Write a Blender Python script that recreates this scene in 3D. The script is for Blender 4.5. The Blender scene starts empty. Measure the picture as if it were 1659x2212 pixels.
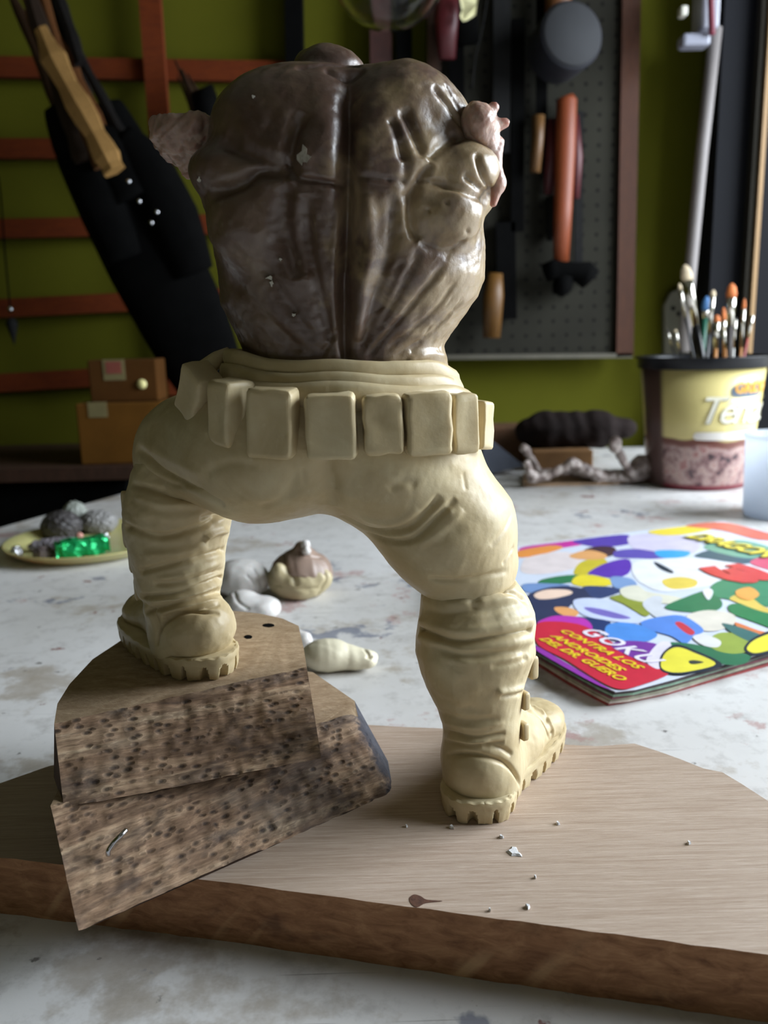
import bpy, bmesh, math, random
import numpy as np
from mathutils import Vector, Matrix, noise as mnoise
from mathutils.bvhtree import BVHTree

random.seed(7)
RNG = np.random.default_rng(7)
SC = bpy.context.scene
COL = SC.collection

# ------------------------------------------------------------------ camera
CAM_H, FOCAL, PITCH, ROLL = .173, 1800., math.radians(12.1), math.radians(-1.5)
cam_data = bpy.data.cameras.new('camera')
cam = bpy.data.objects.new('camera', cam_data)
COL.objects.link(cam)
cam_data.sensor_fit = 'VERTICAL'
cam_data.sensor_height = 36.0
cam_data.lens = 36.0 * FOCAL / 2212.0
cam_data.clip_start = .005
cam_rot = Matrix.Rotation(math.pi / 2 - PITCH, 4, 'X') @ Matrix.Rotation(ROLL, 4, 'Z')
cam.matrix_world = Matrix.Translation((0, 0, CAM_H)) @ cam_rot
cam_data.dof.use_dof = True
cam_data.dof.focus_distance = .262
cam_data.dof.aperture_fstop = 15.0
SC.camera = cam

# ------------------------------------------------------------------ world, daylight, exposure
W = bpy.data.worlds.new('sky')
SC.world = W
W.use_nodes = True
W.node_tree.nodes['Background'].inputs[0].default_value = (.55, .68, .9, 1)
W.node_tree.nodes['Background'].inputs[1].default_value = .1
SC.view_settings.view_transform = 'Standard'
SC.view_settings.look = 'None'
SC.view_settings.exposure = 0.15
SC.view_settings.gamma = 1.0
SC.view_settings.use_curve_mapping = False


def area_light(name, loc, target, sx, sy, power, color):
    l = bpy.data.lights.new(name, 'AREA')
    l.shape = 'RECTANGLE'
    l.size, l.size_y, l.energy, l.color = sx, sy, power, color
    o = bpy.data.objects.new(name, l)
    COL.objects.link(o)
    o.location = loc
    o.rotation_euler = (Vector(target) - Vector(loc)).to_track_quat('-Z', 'Y').to_euler()
    return o


# daylight through the window in the right wall
area_light("window_daylight", (1.14, .52, .52), (.1, .40, -.1), .95, .72, 40.0, (.84, .92, 1.0))
# weak unseen fill added behind the camera to brighten the sides facing it
area_light("rear_fill_light", (.25, -1.58, .85), (.0, .3, .2), .86, .76, .8, (1.0, .97, .9))

# ------------------------------------------------------------------ geometry helpers
_f = np.array([0, math.cos(PITCH), -math.sin(PITCH)])
_u0 = np.array([0, math.sin(PITCH), math.cos(PITCH)])
_r0 = np.array([1., 0, 0])
_R = _r0 * math.cos(ROLL) + _u0 * math.sin(ROLL)
_U = _u0 * math.cos(ROLL) - _r0 * math.sin(ROLL)
ORG = np.array([0, 0, CAM_H])


def ray(px, py):
    return _f + _R * (px - 829.5) / FOCAL - _U * (py - 1106.) / FOCAL


def at(px, py, Y):
    """point of the upright plane y = Y that the photograph shows at a pixel"""
    d = ray(px, py)
    return ORG + d * (Y / d[1])


def atz(px, py, z):
    """point of the level plane at height z that the photograph shows at a pixel"""
    d = ray(px, py)
    return ORG + d * ((z - CAM_H) / d[2])


WORLD_ORIGIN = {}


def origin_of(o):
    return WORLD_ORIGIN.get(o, np.zeros(3)) if o is not None else np.zeros(3)


def tag(o, label=None, cat=None, group=None, kind=None):
    if label: o['label'] = label
    if cat: o['category'] = cat
    if group: o['group'] = group
    if kind: o['kind'] = kind
    return o


def thing(name, loc, label, cat, group=None):
    o = bpy.data.objects.new(name, None)
    COL.objects.link(o)
    o.location = Vector(loc)
    o.empty_display_size = .01
    WORLD_ORIGIN[o] = np.array(loc, float)
    return tag(o, label, cat, group)


def link_mesh(name, me, parent=None):
    o = bpy.data.objects.new(name, me)
    COL.objects.link(o)
    if parent is not None:
        o.parent = parent
        WORLD_ORIGIN[o] = origin_of(parent)
    return o


def obj(name, V, F, mats, parent=None, smooth=True, fmat=None):
    """one mesh object from world-space vertices; top-level meshes get their origin at their base"""
    V = np.asarray(V, float)
    if parent is not None:
        off = origin_of(parent)
    else:
        lo, hi = V.min(0), V.max(0)
        off = np.array([(lo[0] + hi[0]) / 2, (lo[1] + hi[1]) / 2, lo[2]])
    me = bpy.data.meshes.new(name)
    me.from_pydata((V - off).tolist(), [], [list(map(int, f)) for f in F])
    if not isinstance(mats, (list, tuple)): mats = [mats]
    for m in mats: me.materials.append(m)
    if fmat is not None:
        me.polygons.foreach_set('material_index', np.asarray(fmat, np.int32))
    me.polygons.foreach_set('use_smooth', np.full(len(me.polygons), bool(smooth)))
    me.update()
    o = link_mesh(name, me, parent)
    if parent is None:
        o.location = Vector(off)
        WORLD_ORIGIN[o] = off
    return o


class MB:
    """collects simple shapes into one vertex / face list"""
    def __init__(s):
        s.V, s.F, s.M = [], [], []

    def add(s, V, F, m=0):
        n = len(s.V)
        s.V += [tuple(map(float, v)) for v in V]
        s.F += [[i + n for i in f] for f in F]
        s.M += [m] * len(F)
        return s

    def box(s, lo, hi, m=0, bev=0.0, rot=None, piv=None):
        bm = bmesh.new()
        bmesh.ops.create_cube(bm, size=1.0)
        lo, hi = np.array(lo, float), np.array(hi, float)
        c, d = (lo + hi) / 2, hi - lo
        for v in bm.verts: v.co = Vector((v.co.x * d[0], v.co.y * d[1], v.co.z * d[2]))
        if bev > 0:
            bmesh.ops.bevel(bm, geom=bm.edges[:], offset=min(bev, .49 * d.min()), segments=2, affect='EDGES', profile=.5)
        for v in bm.verts:
            if rot is not None: v.co = rot @ v.co
            v.co += Vector(c)
        bm.verts.index_update()
        s.add([v.co[:] for v in bm.verts], [[v.index for v in f.verts] for f in bm.faces], m)
        bm.free()
        return s

    def tube(s, pts, rad, n=12, m=0, cap=True, flat=1.0):
        pts = [Vector(p) for p in pts]
        if not hasattr(rad, '__len__'): rad = [rad] * len(pts)
        V, F = [], []
        up = None
        for i, p in enumerate(pts):
            t = (pts[min(i + 1, len(pts) - 1)] - pts[max(i - 1, 0)]).normalized()
            if up is None:
                up = Vector((0, 1, 0)) if abs(t.y) < .9 else Vector((1, 0, 0))
            a = (up - t * up.dot(t)).normalized()
            up = a
            b = t.cross(a)
            for k in range(n):
                q = 2 * math.pi * k / n
                V.append(p + (a * math.cos(q) * flat + b * math.sin(q)) * rad[i])
        for i in range(len(pts) - 1):
            for k in range(n):
                F.append([i * n + k, i * n + (k + 1) % n, (i + 1) * n + (k + 1) % n, (i + 1) * n + k])
        if cap:
            F.append(list(range(n))[::-1])
            F.append([(len(pts) - 1) * n + k for k in range(n)])
        return s.add(V, F, m)

    def lathe(s, c, prof, n=48, m=0, axis=None, close=False):
        c = Vector(c)
        rot = Vector((0, 0, 1)).rotation_difference(Vector(axis)) if axis is not None else None
        V, F = [], []
        for r, z in prof:
            for k in range(n):
                q = 2 * math.pi * k / n
                v = Vector((r * math.cos(q), r * math.sin(q), z))
                if rot: v = rot @ v
                V.append(c + v)
        np_ = len(prof)
        for i in range(np_ - 1 + (1 if close else 0)):
            j = (i + 1) % np_
            for k in range(n):
                F.append([i * n + k, i * n + (k + 1) % n, j * n + (k + 1) % n, j * n + k])
        return s.add(V, F, m)

    def prism(s, bottom, top, m=0, mtop=None, msides=None):
        n = len(bottom)
        V = list(bottom) + list(top)
        i0 = len(s.V)
        s.add(V, [list(range(n))[::-1]], m)
        s.F.append([i0 + n + k for k in range(n)]); s.M.append(m if mtop is None else mtop)
        for k in range(n):
            s.F.append([i0 + k, i0 + (k + 1) % n, i0 + n + (k + 1) % n, i0 + n + k])
            s.M.append(m if msides is None else msides[k])
        return s

    def build(s, name, mats, parent=None, smooth=False):
        return obj(name, s.V, s.F, mats, parent, smooth, s.M)


def shade_auto(o, angle=40):
    me = o.data
    me.polygons.foreach_set('use_smooth', np.ones(len(me.polygons), bool))
    try:
        me.set_sharp_from_angle(angle=math.radians(angle))
    except Exception:
        pass
    return o


def spline(pts, n=10, closed=False):
    P = [np.asarray(p, float) for p in pts]
    out = []
    N = len(P)
    rng = range(N) if closed else range(N - 1)
    for i in rng:
        g = lambda k: P[k % N] if closed else P[min(max(k, 0), N - 1)]
        a, b, c, d = g(i - 1), g(i), g(i + 1), g(i + 2)
        for k in range(n):
            t = k / n
            out.append(.5 * (2 * b + (c - a) * t + (2 * a - 5 * b + 4 * c - d) * t * t + (3 * b - a - 3 * c + d) * t ** 3))
    if not closed: out.append(P[-1])
    return out


# ------------------------------------------------------------------ solid modelling on a grid
class Grid:
    def __init__(s, lo, hi, h):
        s.lo, s.h = np.array(lo, float), h
        n = np.ceil((np.array(hi) - s.lo) / h).astype(int) + 1
        ax = [(s.lo[i] + h * np.arange(n[i])).astype(np.float32) for i in range(3)]
        s.ax = ax
        s.X, s.Y, s.Z = ax[0][:, None, None], ax[1][None, :, None], ax[2][None, None, :]
        s.shape = tuple(n)

    def ell(s, c, r, rotz=0, roty=0):
        x, y, z = s.X - c[0], s.Y - c[1], s.Z - c[2]
        if rotz:
            ca, sa = math.cos(rotz), math.sin(rotz)
            x, y = x * ca + y * sa, -x * sa + y * ca
        if roty:
            ca, sa = math.cos(roty), math.sin(roty)
            x, z = x * ca - z * sa, x * sa + z * ca
        k = np.sqrt((x / r[0]) ** 2 + (y / r[1]) ** 2 + (z / r[2]) ** 2)
        return (k - 1) * min(r)

    def cone(s, a, b, ra, rb):
        a, b = np.asarray(a, float), np.asarray(b, float)
        d = b - a
        t = ((s.X - a[0]) * d[0] + (s.Y - a[1]) * d[1] + (s.Z - a[2]) * d[2]) / (d @ d)
        t = np.clip(t, 0, 1)
        q = np.sqrt((s.X - a[0] - t * d[0]) ** 2 + (s.Y - a[1] - t * d[1]) ** 2 + (s.Z - a[2] - t * d[2]) ** 2)
        return q - (ra + (rb - ra) * t)

    def loft(s, rows, p=2.2):
        """rows: (z, cx, cy, rx, ry); superelliptic level sections, flat capped"""
        rows = sorted(rows)
        z = np.array([r[0] for r in rows])
        f = [np.interp(s.ax[2], z, [r[i] for r in rows]).astype(np.float32)[None, None, :] for i in range(1, 5)]
        k = (np.abs((s.X - f[0]) / f[2]) ** p + np.abs((s.Y - f[1]) / f[3]) ** p) ** (1 / p)
        d = (k - 1) * np.minimum(f[2], f[3])
        return np.maximum(d, np.maximum(z[0] - s.Z, s.Z - z[-1]))


def smin(a, b, k):
    h = np.clip(.5 + .5 * (b - a) / k, 0, 1)
    return b + (a - b) * h - k * h * (1 - h)


def smax(a, b, k): return -smin(-a, -b, k)


def surface(f, g):
    """surface nets: quads round the zero level of f on grid g"""
    ins = f < 0
    nx, ny, nz = f.shape
    c = np.zeros((nx - 1, ny - 1, nz - 1), np.int8)
    for dx in (0, 1):
        for dy in (0, 1):
            for dz in (0, 1):
                c += ins[dx:nx - 1 + dx, dy:ny - 1 + dy, dz:nz - 1 + dz]
    act = (c > 0) & (c < 8)
    I = np.argwhere(act)
    idx = np.full(act.shape, -1, np.int64)
    idx[act] = np.arange(len(I))
    acc, cnt = np.zeros((len(I), 3)), np.zeros(len(I))
    cor = [(a, b, d) for a in (0, 1) for b in (0, 1) for d in (0, 1)]
    for p in cor:
        for ax in range(3):
            if p[ax]: continue
            q = list(p); q[ax] = 1
            fa = f[I[:, 0] + p[0], I[:, 1] + p[1], I[:, 2] + p[2]].astype(float)
            fb = f[I[:, 0] + q[0], I[:, 1] + q[1], I[:, 2] + q[2]].astype(float)
            m = (fa < 0) != (fb < 0)
            t = np.where(m, fa / np.where(m, fa - fb, 1), 0)
            pos = np.tile(np.array(p, float), (len(I), 1))
            pos[:, ax] += t
            acc[m] += pos[m]; cnt[m] += 1
    V = g.lo + g.h * (I + acc / cnt[:, None])
    Fs = []
    for ax in range(3):
        a, b = [(1, 2), (2, 0), (0, 1)][ax]
        sl0 = [slice(None)] * 3; sl1 = [slice(None)] * 3
        sl0[ax] = slice(0, -1); sl1[ax] = slice(1, None)
        e0, e1 = ins[tuple(sl0)], ins[tuple(sl1)]
        ch = np.argwhere(e0 != e1)
        ok = (ch[:, a] > 0) & (ch[:, b] > 0) & (ch[:, a] < f.shape[a] - 1) & (ch[:, b] < f.shape[b] - 1)
        ch = ch[ok]
        fl = e0[ch[:, 0], ch[:, 1], ch[:, 2]]
        def cell(da, db):
            q = ch.copy(); q[:, a] -= da; q[:, b] -= db
            return idx[q[:, 0], q[:, 1], q[:, 2]]
        Q = np.stack([cell(1, 1), cell(0, 1), cell(0, 0), cell(1, 0)], 1)
        Q[~fl] = Q[~fl][:, ::-1]
        Fs.append(Q)
    return V, np.concatenate(Fs)


def refine(V, F, levels=1):
    """Catmull-Clark through the subdivision modifier"""
    me = bpy.data.meshes.new('tmp')
    me.vertices.add(len(V)); me.vertices.foreach_set('co', np.ascontiguousarray(V, np.float32).ravel())
    me.loops.add(F.size); me.loops.foreach_set('vertex_index', F.astype(np.int32).ravel())
    me.polygons.add(len(F))
    me.polygons.foreach_set('loop_start', np.arange(0, F.size, 4, dtype=np.int32))
    me.update(calc_edges=True)
    o = bpy.data.objects.new('tmp', me)
    COL.objects.link(o)
    if levels:
        md = o.modifiers.new('s', 'SUBSURF')
        md.levels = md.render_levels = levels
    dg = bpy.context.evaluated_depsgraph_get()
    m2 = bpy.data.meshes.new_from_object(o.evaluated_get(dg))
    bpy.data.objects.remove(o); bpy.data.meshes.remove(me)
    return m2


class Sculpt:
    """a fine mesh to which strokes and bumps are applied along its normals"""
    def __init__(s, V, F, levels=1):
        s.me = refine(np.asarray(V), np.asarray(F), levels)
        n = len(s.me.vertices)
        s.V = np.empty(n * 3, np.float32); s.me.vertices.foreach_get('co', s.V); s.V = s.V.reshape(-1, 3).astype(float)
        s.N = np.empty(n * 3, np.float32); s.me.vertices.foreach_get('normal', s.N); s.N = s.N.reshape(-1, 3).astype(float)
        s.bvh = BVHTree.FromPolygons([tuple(v) for v in np.asarray(V)], [tuple(map(int, q)) for q in F])
        s.d = np.zeros(n)

    def hit(s, px, py):
        d = ray(px, py)
        h = s.bvh.ray_cast(Vector(ORG), Vector(d).normalized())
        return None if h[0] is None else np.array(h[0])

    def stroke(s, pts, w, depth, taper=True):
        """a groove (depth < 0) or ridge along a pixel polyline; w in pixels, depth in mm"""
        P = [q for q in (s.hit(*p) for p in spline(pts, 6)) if q is not None]
        if len(P) < 2: return
        P = np.array(P)
        w = w * .000146
        lo, hi = P.min(0) - 3 * w, P.max(0) + 3 * w
        I = np.where(np.all((s.V > lo) & (s.V < hi), axis=1))[0]
        if not len(I): return
        v = s.V[I]
        best = np.full(len(I), 1e9); bt = np.zeros(len(I))
        m = len(P) - 1
        for k in range(m):
            a, b = P[k], P[k + 1]
            d = b - a
            L = d @ d
            if L < 1e-14: continue
            t = np.clip((v - a) @ d / L, 0, 1)
            q = np.sum((v - a - t[:, None] * d) ** 2, 1)
            u = q < best
            best[u] = q[u]; bt[u] = (k + t[u]) / m
        amp = depth * .001 * np.exp(-best / (w * w))
        if taper: amp *= np.clip(np.minimum(bt, 1 - bt) * 6, .0, 1) ** .7
        s.d[I] += amp

    def bump(s, px, py, rx, ry, ang, h, p=2):
        """a swelling (h > 0) or dent of h mm, radii in pixels"""
        c = s.hit(px, py)
        if c is None: return
        a = math.radians(ang)
        dx = (s.V[:, 0] - c[0]) / .000146; dz = (s.V[:, 2] - c[2]) / .000146; dy = (s.V[:, 1] - c[1]) / .000146
        u = (dx * math.cos(a) + dz * math.sin(a)) / rx
        v = (-dx * math.sin(a) + dz * math.cos(a)) / ry
        k = u * u + v * v + (dy / max(rx, ry, 60)) ** 2
        s.d += h * .001 * np.exp(-k ** (p / 2))

    def bake(s, lim=None):
        s.V += s.N * s.d[:, None]
        s.me.vertices.foreach_set('co', s.V.astype(np.float32).ravel()); s.me.update()
        s.me.vertices.foreach_get('normal', (nn := np.empty(len(s.V) * 3, np.float32)))
        s.N = nn.reshape(-1, 3).astype(float)
        s.d[:] = 0

    def rough(s, scale, amp, seed=0):
        ph = RNG.uniform(0, 6.28, (8, 3))
        D = RNG.normal(size=(8, 3)); D /= np.linalg.norm(D, axis=1)[:, None]
        for k in range(8):
            f = 2 * math.pi / (scale * (.6 + .8 * k / 8))
            s.d += amp * .001 / 2.8 * np.sin(s.V @ D[k] * f + ph[k, 0] + 1.3 * np.sin(s.V @ D[(k + 3) % 8] * f * .7 + ph[k, 1]))

    def finish(s, name, mats, parent=None, fm=None):
        off = origin_of(parent)
        if parent is None:
            lo, hi = s.V.min(0), s.V.max(0)
            off = np.array([(lo[0] + hi[0]) / 2, (lo[1] + hi[1]) / 2, lo[2]])
        s.me.vertices.foreach_set('co', (s.V - off).astype(np.float32).ravel())
        s.me.name = name
        for m in (mats if isinstance(mats, (list, tuple)) else [mats]): s.me.materials.append(m)
        s.me.polygons.foreach_set('use_smooth', np.ones(len(s.me.polygons), bool))
        s.me.update()
        o = link_mesh(name, s.me, parent)
        if parent is None:
            o.location = Vector(off); WORLD_ORIGIN[o] = off
        return o


# ------------------------------------------------------------------ materials
def srgb(r, g, b):
    f = lambda c: (c / 255 / 12.92) if c / 255 <= .04045 else ((c / 255 + .055) / 1.055) ** 2.4
    return (f(r), f(g), f(b), 1)


class Mat:
    def __init__(s, name, rough=.6, color=(.5, .5, .5, 1), **kw):
        s.m = bpy.data.materials.new(name)
        s.m.use_nodes = True
        s.t = s.m.node_tree
        s.b = s.t.nodes['Principled BSDF']
        s.b.inputs['Roughness'].default_value = rough
        s.b.inputs['Base Color'].default_value = color
        for k, v in kw.items(): s.b.inputs[k.replace('_', ' ')].default_value = v
        s._c = None

    def n(s, t, **kw):
        q = s.t.nodes.new(t)
        for k, v in kw.items():
            if k.startswith('i_'): q.inputs[k[2:].replace('_', ' ')].default_value = v
            else: setattr(q, k, v)
        return q

    def l(s, a, b): s.t.links.new(a, b)

    def coord(s, scale=(1, 1, 1), rot=(0, 0, 0), loc=(0, 0, 0)):
        if s._c is None: s._c = s.n('ShaderNodeTexCoord')
        mp = s.n('ShaderNodeMapping')
        mp.inputs['Scale'].default_value = scale; mp.inputs['Rotation'].default_value = rot; mp.inputs['Location'].default_value = loc
        s.l(s._c.outputs['Object'], mp.inputs[0])
        return mp.outputs[0]

    def noise(s, vec, scale, detail=4, rough=.55, dist=0):
        q = s.n('ShaderNodeTexNoise')
        q.inputs['Scale'].default_value = scale; q.inputs['Detail'].default_value = detail
        q.inputs['Roughness'].default_value = rough; q.inputs['Distortion'].default_value = dist
        s.l(vec, q.inputs['Vector'])
        return q.outputs['Fac']

    def voro(s, vec, scale, feature='F1', out='Distance', rand=1.0):
        q = s.n('ShaderNodeTexVoronoi', feature=feature)
        q.inputs['Scale'].default_value = scale; q.inputs['Randomness'].default_value = rand
        s.l(vec, q.inputs['Vector'])
        return q.outputs[out]

    def ramp(s, fac, stops):
        q = s.n('ShaderNodeValToRGB')
        e = q.color_ramp.elements
        while len(e) < len(stops): e.new(.5)
        for i, (p, c) in enumerate(stops):
            e[i].position = p
            e[i].color = c if hasattr(c, '__len__') else (c, c, c, 1)
        s.l(fac, q.inputs[0])
        return q.outputs[0]

    def mix(s, fac, a, b, mode='MIX'):
        q = s.n('ShaderNodeMix', data_type='RGBA', blend_type=mode)
        for v, k in ((fac, 0), (a, 6), (b, 7)):
            if hasattr(v, 'is_linked') or hasattr(v, 'links'): s.l(v, q.inputs[k])
            else: q.inputs[k].default_value = v
        return q.outputs[2]

    def math(s, op, a, b=0.):
        q = s.n('ShaderNodeMath', operation=op)
        for i, v in enumerate((a, b)):
            if hasattr(v, 'links'): s.l(v, q.inputs[i])
            else: q.inputs[i].default_value = v
        return q.outputs[0]

    def color(s, c): s.l(c, s.b.inputs['Base Color']); return s

    def roughness(s, c): s.l(c, s.b.inputs['Roughness']); return s

    def bump(s, h, strength=.3, dist=.001):
        q = s.n('ShaderNodeBump')
        q.inputs['Strength'].default_value = strength; q.inputs['Distance'].default_value = dist
        s.l(h, q.inputs['Height']); s.l(q.outputs[0], s.b.inputs['Normal'])
        return s


def plain(name, c, rough=.6, var=.25, scale=60., bump=.15, **kw):
    M = Mat(name, rough, **kw)
    v = M.coord()
    n = M.noise(v, scale, 4)
    lo = tuple(x * (1 - var) for x in c[:3]) + (1,)
    hi = tuple(min(1, x * (1 + var)) for x in c[:3]) + (1,)
    M.color(M.ramp(n, [(.3, lo), (.7, hi)]))
    if bump: M.bump(M.noise(v, scale * 3, 3), bump, .001)
    return M.m


def wood(name, dark, light, axis_scale, grain=1.0, rough=.6, rot=(0, 0, 0), pores=None):
    M = Mat(name, rough, Specular_IOR_Level=.28)
    v = M.coord(axis_scale, rot)
    a = M.noise(v, 14 * grain, 6, .6, .6)
    b = M.noise(v, 70 * grain, 4, .6)
    mid = tuple((x + y) / 2 for x, y in zip(dark, light))
    c = M.ramp(a, [(.25, dark), (.5, mid), (.75, light)])
    c = M.mix(M.ramp(b, [(.35, .45), (.6, 0.0)]), c, dark)
    M.color(c)
    M.bump(b, .35, .0006)
    return M.m


# clay of the figure
def clay_mat():
    M = Mat('beige_modelling_clay', .46, Subsurface_Weight=.12, Subsurface_Scale=.004, Specular_IOR_Level=.4)
    M.b.inputs['Subsurface Radius'].default_value = (1, .8, .45)
    v = M.coord()
    a = M.noise(v, 55, 4, .6, .4)
    b = M.noise(v, 260, 4, .6)
    c = M.ramp(a, [(.28, srgb(178, 158, 118)), (.5, srgb(194, 176, 138)), (.72, srgb(206, 192, 156))])
    c = M.mix(M.ramp(b, [(.62, 0.0), (.78, .35)]), c, srgb(222, 212, 178))
    M.color(c)
    M.bump(M.mix(.5, M.noise(v, 120, 3), M.noise(v, 500, 3)), .25, .0007)
    return M.m


def torso_mat():
    M = Mat('brown_modelling_clay', .34, Subsurface_Weight=.10, Subsurface_Scale=.003, Specular_IOR_Level=.7, Coat_Weight=.08, Coat_Roughness=.3)
    v = M.coord()
    a = M.noise(v, 32, 4, .6, .8)
    b = M.noise(v, 300, 4, .65)
    c = M.ramp(a, [(.3, srgb(74, 55, 46)), (.52, srgb(90, 69, 57)), (.66, srgb(108, 88, 70)), (.82, srgb(142, 124, 94))])
    # window light glowing on the right flank, put into the colour as patchy beige
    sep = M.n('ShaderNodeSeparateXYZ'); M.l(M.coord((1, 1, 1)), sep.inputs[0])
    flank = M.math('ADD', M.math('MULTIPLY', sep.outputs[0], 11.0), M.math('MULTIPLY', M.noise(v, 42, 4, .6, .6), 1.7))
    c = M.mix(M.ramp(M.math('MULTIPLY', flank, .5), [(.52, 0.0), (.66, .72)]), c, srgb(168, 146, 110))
    sp = M.ramp(M.voro(M.coord((1, 1, 1)), 170), [(.10, 1.0), (.16, 0.0)])
    c = M.mix(M.math('MULTIPLY', sp, .08), c, srgb(190, 180, 170))
    M.color(c)
    M.roughness(M.ramp(b, [(.35, .31), (.7, .5)]))
    M.bump(M.mix(.5, M.noise(v, 150, 4), b), .35, .0008)
    return M.m


def stub_mat():
    M = Mat('pinkish_translucent_clay', .38, Subsurface_Weight=.35, Subsurface_Scale=.006)
    v = M.coord()
    M.color(M.ramp(M.noise(v, 120, 5), [(.3, srgb(136, 108, 96)), (.7, srgb(190, 162, 146))]))
    M.bump(M.noise(v, 260, 4), .5, .001)
    return M.m


def table_mat():
    M = Mat('worn_white_tabletop', .42, Specular_IOR_Level=.5)
    v = M.coord()
    big = M.noise(v, 5, 5, .6)
    c = M.ramp(big, [(.3, srgb(192, 189, 184)), (.5, srgb(210, 208, 206)), (.7, srgb(224, 223, 222))])
    fine = M.noise(v, 60, 6, .7)
    c = M.mix(M.ramp(fine, [(.5, 0.0), (.66, .5)]), c, srgb(160, 156, 152))
    st = M.noise(M.coord(loc=(3, 1, 0)), 17, 6, .65)
    c = M.mix(M.ramp(st, [(.57, 0.0), (.63, .5), (.72, .75)]), c, srgb(150, 136, 116))
    pk = M.noise(M.coord(loc=(7, 5, 0)), 22, 6, .7)
    c = M.mix(M.ramp(pk, [(.60, 0.0), (.66, .6)]), c, srgb(166, 116, 112))
    bl = M.noise(M.coord(loc=(1, 9, 0)), 26, 5, .6)
    c = M.mix(M.ramp(bl, [(.63, 0.0), (.67, .75)]), c, srgb(104, 110, 128))
    rd = M.noise(M.coord(loc=(11, 2, 0)), 40, 5, .6)
    c = M.mix(M.ramp(rd, [(.67, 0.0), (.69, .85)]), c, srgb(120, 52, 44))
    dk = M.noise(M.coord(loc=(4, 14, 0)), 80, 5, .6)
    c = M.mix(M.ramp(dk, [(.66, 0.0), (.70, .75)]), c, srgb(74, 68, 66))
    for r, lo in ((.5, 2), (1.9, 6), (2.7, 9)):
        scr = M.noise(M.coord((5, 260, 1), (0, 0, r), (lo, 0, 0)), 1.6, 3, .5)
        gate = M.noise(M.coord(loc=(lo, lo, 0)), 14, 2)
        k = M.math('MULTIPLY', M.ramp(scr, [(.70, 0.0), (.735, 1.0)]), M.ramp(gate, [(.52, 0.0), (.6, .6)]))
        c = M.mix(k, c, srgb(112, 108, 108))
    M.color(c)
    M.roughness(M.ramp(fine, [(.3, .34), (.7, .55)]))
    M.bump(fine, .12, .001)
    return M.m


def bark_mat(name, yaw, char=None):
    """fibrous sawn face: grain runs along the block (turned by yaw), with dark blotches and short dark pores"""
    M = Mat(name, .8, Specular_IOR_Level=.25)
    base = M.coord((1, 1, 1), (0, 0, -yaw))

    def sc(x, y, z, off=0.):
        q = M.n('ShaderNodeMapping')
        q.inputs['Scale'].default_value = (x, y, z); q.inputs['Location'].default_value = (off, off, off)
        M.l(base, q.inputs[0])
        return q.outputs[0]
    g = M.noise(sc(22, 120, 260), 1.0, 6, .7, .5)
    fine = M.noise(sc(90, 500, 900), 1.0, 4, .65, .2)
    c = M.ramp(g, [(.28, srgb(100, 78, 62)), (.45, srgb(150, 122, 98)), (.58, srgb(182, 154, 126)), (.74, srgb(216, 194, 164))])
    c = M.mix(M.ramp(fine, [(.40, .6), (.58, 0.0)]), c, srgb(92, 72, 58))
    blot = M.noise(sc(42, 80, 95, 3), 1.0, 5, .62, .6)
    c = M.mix(M.ramp(blot, [(.50, 0.0), (.60, .55), (.74, .8)]), c, srgb(62, 54, 52))
    mould = M.noise(sc(30, 60, 60, 8), 1.0, 3, .5)
    c = M.mix(M.ramp(mould, [(.56, 0.0), (.7, .35)]), c, srgb(128, 124, 116))
    q = M.n('ShaderNodeTexVoronoi'); q.inputs['Scale'].default_value = 1.0
    M.l(sc(240, 420, 480), q.inputs['Vector'])
    gate = M.ramp(M.noise(sc(70, 90, 90, 5), 1.0, 3), [(.38, 0.0), (.52, 1.0)])
    sp = M.math('MULTIPLY', M.ramp(q.outputs['Distance'], [(.14, .78), (.42, 0.0)]), gate)
    c = M.mix(sp, c, srgb(40, 36, 37))
    if char is not None:
        sx = M.n('ShaderNodeSeparateXYZ'); M.l(base, sx.inputs[0])
        k = M.math('ADD', sx.outputs[0], M.math('MULTIPLY', M.math('SUBTRACT', M.noise(sc(110, 150, 150), 1.0, 5, .65), .5), .016))
        k = M.ramp(M.math('MULTIPLY', M.math('SUBTRACT', k, char), 100), [(.0, 0.0), (.45, .9)])
        c = M.mix(k, c, srgb(50, 52, 62))
    M.color(c)
    M.bump(M.mix(.5, M.mix(.5, g, fine), M.math('SUBTRACT', 1.0, sp)), .8, .0012)
    return M.m


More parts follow.
